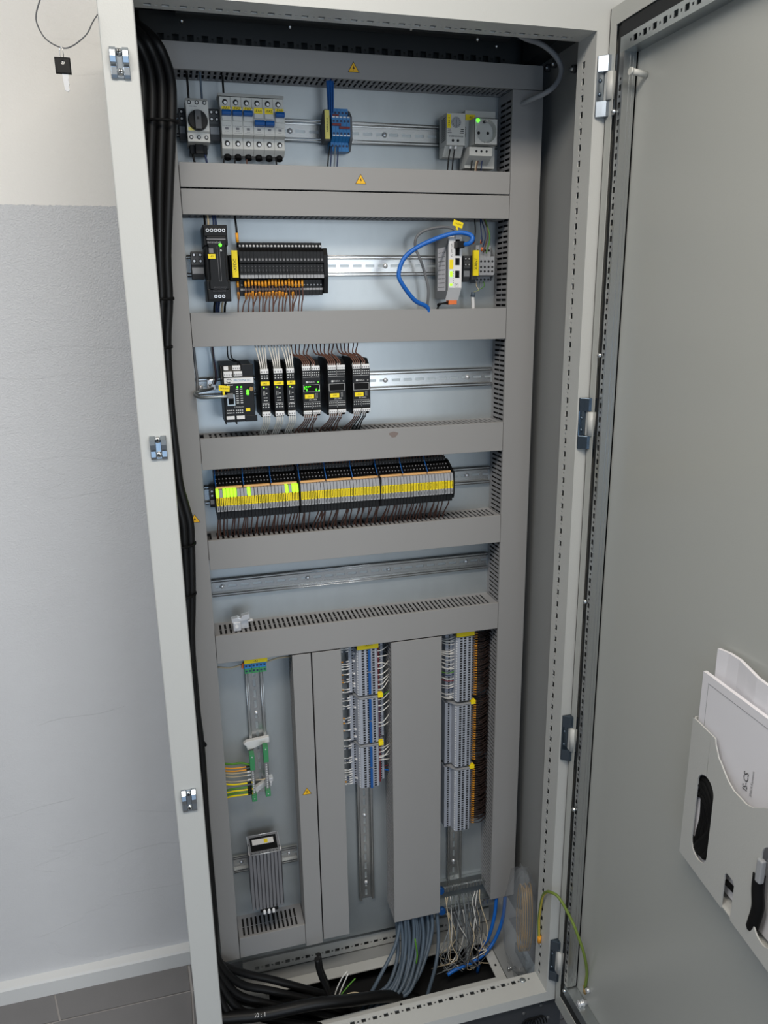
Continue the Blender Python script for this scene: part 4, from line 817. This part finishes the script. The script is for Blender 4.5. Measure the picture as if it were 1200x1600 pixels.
for wn, (z0, z1) in enumerate(((773, 779), (759, 753), (743, 728), (731, 742), (716, 722), (703, 708), (692, 707), (680, 698), (655, 664), (640, 645), (626, 632), (598, 612), (589, 590), (534, 533), (524, 531), (510, 521), (513, 506), (503, 492))):
    wire([(433, 246, z0), (446, 244, z0 + 1), (458, 248, (z0 + z1) / 2 + 3), (470, 262, z1)], 1.15, 'wirewhite', 'white wire right of blue-striped strip, %s from the top' % nth(wn), 'white wires right of the blue-striped terminals')
wire([(430, 262, 660), (452, 250, 664), (474, 262, 670)], 1.2, 'wiregreen', 'pale green wire beside the upper yellow tag'); wire([(448, 266, 472), (474, 266, 472)], 1.4, 'red', 'red wire near the foot of the blue-striped strip'); wire([(446, 266, 465), (474, 266, 456)], 1.4, 'bluecable', 'blue wire near the foot of the blue-striped strip')
p = vterm(619, 658, 600, 672); P = Proto(p)
segs = ((619, 782, 'top'), (450, 612, 'middle'), (274, 443, 'bottom')); tot = 0
mass = MB()
lw = MB().tube(smooth([(0, 0, 0), (-9, -5, .5), (-22, -4, -.6), (-34, 4, 1), (-46, 14, -1)], 3), 1.1, 5)
lws = {m: lw.mesh('wire', m) for m in ('wirewhite', 'navy', 'beige', 'wiregreen', 'red')}
for za, zb, nm in segs:
    n = int((zb - za) / 6.1)
    for i in range(n):
        z = zb - 6.1 * (i + .5)
        P.put(0, 0, z - 3.05, 'grey terminal, %s from top in the %s third of plain strip' % (nth(i), nm), '%s third of the long plain terminal strip' % nm)
        mass.tube([(672, 274, z), (692, 270, z + 1.5), (712, 276, z - 1)], 1.6, 5, 0); mass.tube([(674, 282, z + 3), (694, 280, z + 2), (712, 284, z + 3)], 1.6, 5, 0)
        if True:
            dz = rd.uniform(-3, 3); mass.tube(smooth([(666, 258, z), (676, 254, z + .6), (690, 256, z - .5 + dz), (702, 262, z + 1 + dz), (712, 270, z + 1 + dz)], 3), 1.15, 5, 0); mass.cyl((667, 258, z), (674, 254.4, z + .5), 1.5, 6, 1)
        if nm == 'top' and (i % 6 != 4):
            m = 'wiregreen' if i == 14 else 'red' if i == 18 else 'navy' if i in (15, 16, 21) else 'wirewhite'
            s = {'wirewhite': 'white', 'navy': 'dark blue', 'wiregreen': 'green', 'red': 'red'}[m]
            o = bpy.data.objects.new('wire', lws[m]); col.objects.link(o); o.location = (.624, .258, (z + ZO) / 1000); o.rotation_euler = (R(rd.uniform(-8, 8)), R(rd.uniform(-10, 10)), 0)
            tag(o, '%s wire at the left of %s plain terminal from the top' % (s, nth(i)), 'wire', '%s wires left of the plain terminal strip' % s)
P.drop(); tag(mass.build('wire_mass', ['darkbrown', 'amber']), 'dense dark brown wires with orange sleeves right of the plain terminal strip', 'wires', None, 'stuff')
for z, nm in ((612.5, 'upper'), (443.5, 'lower')):
    t = thing('partition_plate', 'pale partition with yellow tag, %s of two in plain strip' % nm, 'end plate', (638, 260, z)); MB().prism([(604, 284), (604, 264), (621, 240), (656, 240), (668, 262), (668, 284)], 'z', z + 1, z + 3.5).build('plate', 'lgrey', t); MB().box(655, 666, 238, 250, z, z + 9).build('tag', 'yellow', t, bevel=.6)
tag(MB().box(618, 660, 238, 246, 784, 797).build('marker_strip', 'yellow'), 'yellow label heading the long plain terminal strip', 'label')
# ---------------------------------------------------------------- black cables at left
edge = [(1905, 78), (1880, 93), (1843, 101), (1787, 97), (1682, 84), (1583, 72), (1511, 69), (1437, 60), (1328, 57), (1237, 59.5), (1195, 61), (1154, 68), (1123, 73), (1080, 72), (981, 66), (891, 58), (784, 55), (664, 59), (523, 57), (420, 56), (244, 55), (150, 56)]
end = [((88, 160, 62), (160, 165, 14), (258, 160, -40), (330, 150, -85)), ((78, 150, 50), (145, 150, 0), (240, 150, -52), (320, 140, -90)), ((70, 135, 40), (120, 130, -8), (210, 130, -58), (300, 130, -95)), ((62, 120, 20), (100, 115, -25), (180, 120, -65), (260, 125, -100)), ((60, 170, 30), (120, 175, -20), (200, 170, -60), (280, 160, -95)), ((95, 180, 70), (170, 185, 20), (270, 180, -40), (350, 170, -85))]
ORD = 'first second third fourth fifth sixth seventh eighth ninth tenth eleventh twelfth thirteenth fourteenth fifteenth sixteenth seventeenth eighteenth nineteenth twentieth'.split()
for i in range(6):
    off = (0, 15, 30, 44, 8, 23)[i]; dy = (0, -4, -7, -10, 16, 14)[i]; r = 8.4
    sq = lambda z: 1 if z > 1600 else .75 if z > 1050 else .55
    pts = [(max(12, edge[0][1] - off * .8 - 40), 190 + dy, 1940)] + [(max(11, x - r - off * sq(z)), 150 + dy * sq(z), z) for z, x in edge] + list(end[i])
    wire(pts, r, 'cable', 'thick black cable down the left post, %s' % ('rightmost of the front ones', 'second from right of the front ones', 'third from right of the front ones', 'nearest the post', 'right one lying behind the front ones', 'left one lying behind the front ones')[i], 'black cables behind the left post', 'power_cable', 'cable', 10, 4)
for z, x1 in ((1785, 99), (1514, 71), (1435, 62), (1083, 74), (986, 67.5)):
    b = MB(); b.tube([(x1 - 26 + 27 * math.cos(a * math.pi / 8) * (1 if z > 1600 else .9), 148 + 22 * math.sin(a * math.pi / 8), z + 2 - a * .3 if a < 9 else z) for a in range(17)], 2.2, 6)
    tag(b.build('cable_tie', 'blackmatte'), 'black cable tie round the left cables, at the %s' % {1785: 'rotary switch height', 1514: 'second duct cover from fuse row', 1435: 'module row top', 1083: 'relay row bottom', 986: 'empty rail height'}[z], 'cable tie')
tag(MB().prism([(50, 690), (63, 668), (61, 664), (50, 668)], 'y', 146, 150).build('cable_tie_tail', 'blackmatte'), 'pointed black tie tail sticking out of the left cables', 'cable tie')
t = wire([(12, 114, 34), (70, 113, 24), (130, 112, 14), (245, 116, 4), (330, 126, -22), (420, 144, -56), (500, 165, -112)], 13, 'cable', 'thickest black cable with white print lying behind the front sill', None, 'power_cable', 'cable', 14, 6)
text('60 : 1', 12, (126, 102.4, 24.2), 'inkwhite', t, turn=-5, face='tilt')
wire([(262, 150, 90), (265, 150, 60), (272, 150, 30), (284, 150, -10), (288, 155, -60)], 6.5, 'cable', 'black cable dropping from the narrow duct into the floor opening', None, 'power_cable', 'cable', 10); wire([(268, 160, 90), (272, 158, 50), (282, 158, 10), (293, 160, -60)], 5, 'cable', 'thinner black cable beside the one dropping from the narrow duct', None, 'power_cable', 'cable', 10)
# grey-blue cables under the widest duct
rd = random.Random(21); gr = [((484, 250, 110), (482, 244, 55), (462, 215, 12), (412, 176, -30), (360, 152, -90))]
for i in range(20):
    x = 478 + i * 4.7 + rd.uniform(-3, 3); q_ = rd.random(); y = 234 + q_ * 52; c_ = rd.uniform(-8, 8); f = i / 19
    gr.append(((x, y, 118), (x + 1, y - 2, 66), (x - 1 + c_ * .4, y - 18 - 10 * q_, 18), (x - 14 - 14 * f + c_, y - 48 - 18 * q_, -26), (x - 46 - 22 * f + c_, 150 + q_ * 40, -60 - c_), (x - 92 - 20 * f, 148 + q_ * 34, -84), (x - 120 - 20 * f, 155, -130)))
gr.append(((574, 246, 110), (576, 240, 50), (571, 214, 0), (552, 180, -42), (520, 154, -105)))
for q in gr: wire(q, 4.5, 'greycable', 'grey-blue control cable under widest duct, %s from the left' % nth(gr.index(q)), 'grey-blue cables below the widest duct', 'control_cable', 'cable', 8, 5)
wire([(498, 172, 60), (502, 168, 20), (499, 166, -5)], 2, 'wiregreen', 'green loose wire end among the grey-blue cables')
for q, m, s in ((((292, 150, -60), (302, 150, -13), (318, 150, 22), (330, 150, 36)), 'wirewhite', 'tall white loose wire sticking up from the floor opening'), (((299, 150, -60), (314, 150, -12), (332, 152, 26)), 'wirewhite', 'second white loose wire beside the tallest one'), (((303, 150, -60), (318, 148, -32), (340, 148, -26), (362, 148, -36), (374, 148, -52)), 'beige', 'pale loose wire arching right in the floor opening'), (((300, 155, -60), (325, 150, -40), (356, 150, -52)), 'wiregreen', 'dull green loose wire low in the floor opening'), (((300, 152, -62), (308, 150, -35), (330, 156, -15), (350, 160, 0)), 'wiregreen', 'dull green loose wire leaning right in the floor opening')):
    wire(q, 1.5, m, s)
# shield clamp bars at bottom right
for z, y, nm in ((92, 268, 'upper'), (42, 256, 'lower')):
    t = thing('shield_clamp_bar', '%s toothed cable clamp bar at the bottom right' % nm, 'clamp bar', (650, y, z - 8)); MB().box(588, 735, y, y + 5, z - 8, z + 2).build('bar', 'zincdull', t)
    b = MB(); [b.box(602 + k * 8.4, 606 + k * 8.4, y - 6, y, z - 4, z + 8) for k in range(15)]; b.build('tooth', 'zinc', t); MB().cyl((594, y - 6, z), (594, y + 4, z), 9, 14).build('terminal_knob', 'bridgeblue', t)
tag(MB().box(590, 740, 272, 293, 28, 36).box(590, 740, 285, 293, 20, 100).build('clamp_bar_support', 'zincdull'), 'zinc support angle behind the two toothed clamp bars', 'bracket')
rd = random.Random(5); tang = MB(); mm = ['beige', 'wiregrey', 'wirewhite', 'dgrey']
for k in range(46):
    x = 600 + k * 2.0; zt = 40 if k % 3 else 88
    tang.tube(smooth([(x, 246, zt), (x + rd.uniform(-10, 8), 236, zt - 30), (x + rd.uniform(-22, 14), 222 + rd.uniform(-18, 8), -20 + rd.uniform(-26, 20)), (x + rd.uniform(-44, 16), 208 + rd.uniform(-26, 10), -62 + rd.uniform(-20, 20)), (x + rd.uniform(-60, 20), 200 + rd.uniform(-20, 20), -80)], 4), rd.choice((.8, 1.0, 1.4)), 5, rd.choice((0, 1, 1, 2, 3, 3)))
tag(tang.build('wire_tangle', mm), 'tangle of loose thin pale wires hanging below the toothed clamp bars', 'wires', None, 'stuff')
for q, nm in ((((732, 235, 110), (729, 232, 60), (722, 226, 15), (706, 220, -35), (684, 216, -62), (676, 214, -130)), 'left'), (((752, 235, 110), (752, 230, 68), (744, 224, 5), (716, 214, -50), (672, 200, -72), (610, 190, -78), (585, 186, -84)), 'right')):
    wire(q, 4.4, 'bluecable', 'thick blue network cable out of the right duct bottom, %s of the pair' % nm, None, 'network_cable', 'cable', 10, 6)
# plastic bag with a coil of wire
b = MB()
for k in range(7):
    rr = 1 - (k % 3) * .045; b.tube([(743 + k * 3.7 + 7 * math.cos(a * math.pi / 14), 126 + 32 * math.cos(a * math.pi / 14) - (k * 37 % 11), 98 + 92 * math.sin(a * math.pi / 14) * rr) for a in range(29)], 1.35, 5)
tag(b.build('wire_coil', 'gold'), 'tan coil of wire inside a clear bag at the bottom right corner', 'wire coil')
b = MB(); ns, nr = 18, 9; vs = []
for i in range(nr + 1):
    ph = math.pi * i / nr
    for k in range(ns):
        a = 2 * math.pi * k / ns; wv = 1 + .06 * math.sin(5 * a + i * 2) + .05 * math.sin(9 * a + i)
        vs.append((744 + 40 * math.sin(ph) * math.cos(a) * wv, 122 + 56 * math.sin(ph) * math.sin(a) * wv, 88 + 150 * math.cos(ph) * wv))
b.add(vs, [(i * ns + k, i * ns + (k + 1) % ns, (i + 1) * ns + (k + 1) % ns, (i + 1) * ns + k) for i in range(nr) for k in range(ns)], 0, True)
tag(b.build('plastic_bag', 'bag'), 'clear crumpled plastic bag in the bottom right corner', 'bag')
# earth strap, top cable
o = wire([(748, 37, 112), (747.5, 40, 150), (747, 40, 182), (743, 22, 248), (742.5, 4, 276), (744, -10, 287), (751, -25, 290), (758, -40, 280), (767, -60, 257), (772, -75, 239), (784, -90, 193), (796, -87, 137), (796, -84, 94)], 3.2, 'strapgreen', 'green and yellow earth strap from the right post to the door', None, 'earth_strap', 'cable', 10, 6, 'strapyellow')
MB().cyl((748, 36.3, 112), (748, 36.3, 128), 4.4, 10).build('cable_lug', 'amber', o); MB().cyl((797, -82, 96), (797, -84, 80), 4, 10).build('cable_lug', 'gold', o); MB().dome((750, 36, 108), 5, 4, (-1, 0, 0), 8).build('bolt', 'zinc', o)
wire([(665, 150, 1962), (700, 165, 1950), (735, 168, 1943), (760, 168, 1930), (775, 168, 1914), (778, 168, 1900), (771, 168, 1883), (755, 170, 1868), (735, 200, 1860), (728, 235, 1858)], 4.6, 'lgrey', 'pale grey cable looping round the top right duct corner', None, 'cable', 'cable', 10, 6)
# ---------------------------------------------------------------- key on a wire loop
lp = [(0, -2, 1884), (-6, -18, 1870), (-16, -22, 1853), (-35, -24, 1838), (-49, -24, 1835.5), (-66, -24, 1844), (-74.5, -24, 1859), (-75, -24, 1872), (-68, -24, 1890), (-58, -22, 1912), (-38, -16, 1932), (-16, -8, 1936), (-3, -2, 1924)]
wire(lp, .9, 'dgrey', 'thin dark wire loop hanging from the upper left cabinet edge', None, 'key_loop', 'wire loop', 6, 8)
t = thing('cabinet_key', 'small key with square black head hanging on the wire loop', 'key', (-49, -26, 1782))
MB().holeplate(-58.5, -39, 1803.5, 1823, -28, -48.6, 1817, 2.6, 20).holeplate(-58.5, -39, 1803.5, 1823, -24, -48.6, 1817, 2.6, 20).box(-58.5, -57.5, -28, -24, 1803.5, 1823).box(-40, -39, -28, -24, 1803.5, 1823).box(-58, -39.5, -28, -24, 1822, 1823).box(-58, -39.5, -28, -24, 1803.5, 1804.5).build('head', 'black', t)
MB().prism([(-51, 1804), (-43.5, 1804), (-43, 1799), (-44, 1796), (-43, 1792), (-44.5, 1788), (-43.5, 1784), (-46, 1782), (-49.5, 1784)], 'y', -27, -25).build('blade', 'steel', t)
MB().tube([(-48.8 + 2.2 * math.cos(a * math.pi / 6), -26, 1826 + 10 * math.sin(a * math.pi / 6)) for a in range(13)], .5, 5).build('ring', 'zinc', t)
# ---------------------------------------------------------------- document pocket on the door
X = lambda y: 770 + .133 * (y + 365)
def yz_prism(poly, dx0, dx1, mi, b, slope=True):
    n = len(poly); f = lambda y, d: (X(y) if slope else 0) + d
    ar = sum(poly[i][0] * poly[(i + 1) % n][1] - poly[(i + 1) % n][0] * poly[i][1] for i in range(n))
    if ar < 0: poly = poly[::-1]
    vs = [(f(y, dx0), y, z) for y, z in poly] + [(f(y, dx1), y, z) for y, z in poly]
    return b.add(vs, [tuple(range(n))[::-1], tuple(range(n, 2 * n))] + [(i, (i + 1) % n, n + (i + 1) % n, n + i) for i in range(n)], mi)
pk = thing('document_pocket', 'grey plastic document pocket on the inside of the door', 'document holder', (785, -490, 660))
arc = lambda cy, cz, ry, rz, a0, a1, n=8: [(cy + ry * math.cos(a0 + (a1 - a0) * k / n), cz + rz * math.sin(a0 + (a1 - a0) * k / n)) for k in range(n + 1)]
yl, yr, zb, zt, yc = -363, -622, 661, 898, -492.5
b = MB()
pi = math.pi
# front sheet cut round the two long slots, the middle slot and the half-round notch
strips = [
    [(yl, zb), (yl, zt), (-392, zt), (-392, zb)],
    [(-392, zt), (-412, zt)] + [(-412, 829)] + arc(-413.5, 808, 21.5, 21, pi / 2, 0, 6),
    [(-412, zt), (-423, zt), (-426, 890), (-433, 880), (-435, 876), (-435, 808)] + arc(-413.5, 808, 21.5, 21, pi, pi / 2, 6),
    [(-392, zb), (-392, 708)] + arc(-413.5, 708, 21.5, 21, 0, -pi, 10)[1:] + [(-435, zb)],
    [(-435, 876), (-443, 871), (-452, 864), (-464, 856), (-478, 851), (-481, 851), (-481, zb), (-435, zb)],
    [(-481, 851), (-504, 851), (-504, 717), (-500, 723), (-485, 723), (-481, 717)],
]
full = strips + [[(2 * yc - y, z) for y, z in s] for s in strips[:5]]
for s in full: yz_prism(s, 0, 2.2, 0, b)
b.box(X(yl) , 800, yl - 2, yl, zb, zt); b.box(X(yr), 800, yr, yr + 2, zb, zt)
yz_prism([(yl, zb), (yr, zb), (yr, zb + 2), (yl, zb + 2)], 2, 30, 0, b)
b.build('pocket_body', 'cab', pk)
def sheet(name, label, ya, yb, za, zb_, x, dx, mats='paper', curl=0, cat='papers'):
    b = MB(); n = 10; vs = []
    for k in range(n + 1):
        y = ya + (yb - ya) * k / n; wv = curl * math.sin(k * 1.1); zz = zb_ + (3 * math.sin(k * .9) if curl else 0)
        for xx in (x, x + dx): vs += [(xx + wv * .3 + (y - ya) * .05, y, za), (xx + wv + (y - ya) * .05, y, zz)]
    for k in range(n):
        q = 4 * k; b.add([], [])
    k0 = len(b.v); b.v += vs
    for k in range(n):
        q, r_ = 4 * k, 4 * k + 4
        for f in ((q, q + 1, r_ + 1, r_), (q + 2, r_ + 2, r_ + 3, q + 3), (q + 1, q + 3, r_ + 3, r_ + 1), (q, r_, r_ + 2, q + 2)): b.f.append(list(f)); b.m.append(0); b.sm.append(False)
    for f in ((0, 2, 3, 1), (4 * n, 4 * n + 1, 4 * n + 3, 4 * n + 2)): b.f.append(list(f)); b.m.append(0); b.sm.append(False)
    return tag(b.build(name, mats), label, cat)
pp = sheet('paper_stack', 'white drawing sheets standing in the door pocket, front stack', -368, -600, 672, 975, 776, 6)
b = MB(); yz = lambda y, z: (0, y, z)
b.box(775.4, 775.6, -382.4, -382, 800, 962).box(770.2, 770.4, -590, -382, 961.6, 962)
pr = MB()
for k in range(12): y = -382 - k * 17; pr.add([(775.6 + (y + 368) * .05, y, 961.7), (775.6 + (y - 17 + 368) * .05, y - 17, 961.7), (775.6 + (y - 17 + 368) * .05, y - 17, 962.4), (775.6 + (y + 368) * .05, y, 962.4)], [(0, 3, 2, 1)])
pr.add([(775.2, -382, 780), (775.2, -382.6, 780), (775.2, -382.6, 962), (775.2, -382, 962)], [(0, 1, 2, 3)]); pr.build('drawing_frame', 'inkgrey', pp)
text('IS-CS', 13, (769.2, -482, 866), 'ink', pp, turn=90, face='left', name='handwriting')
text('SNICA Kamienna', 5.5, (768.6, -494, 870), 'inkgrey', pp, turn=90, face='left')
sheet('paper_stack', 'crumpled white sheets behind the front stack in the door pocket', -378, -600, 672, 1014, 788, 5, curl=3)
b = MB()
for k, (dy, dz, rr) in enumerate(((0, 0, 6.5), (9, -6, 6.5), (-10, -14, 6.5), (4, -20, 6), (-4, 8, 5))):
    b.tube(smooth([(777, -388 + dy * .3, 800 + dz), (773, -402 + dy * .5, 806 + dz), (770 - .133 * 40 + 5, -424 + dy * .3, 790 + dz), (772, -430 + dy * .4, 750 + dz * .6), (772, -420 + dy, 716), (774, -404 + dy, 692), (778, -392 + dy * .4, 706)], 5), rr, 7)
for k in range(4): b.tube(smooth([(776, -398 - k * 8, 786 - k * 3), (775, -402 - k * 7, 750), (776, -396 - k * 8, 715 - k * 4), (778, -394 - k * 7, 694)], 5), 5.5, 7)
tag(b.build('cable', 'blackmatte'), 'black cable coiled in the left slot of the document pocket', 'cable')
tag(MB().box(760, 766, -512, -474, 696, 701).build('strap', 'blackmatte'), 'black strap end in the middle slot of the document pocket', 'strap')
t = thing('screwdriver_tool', 'black tool with grey tip in the right slot of document pocket', 'tool', (752, -552, 690)); MB().tube(smooth([(750, -546, 772), (749, -548, 750), (749, -552, 725), (750, -548, 700), (752, -544, 685)], 5), 8, 8).build('handle', 'blackmatte', t); MB().box(742, 750, -556, -546, 765, 800).build('tip', 'lgrey', t, bevel=2)
for o in bpy.data.objects:
    if '_o' in o: del o['_o']
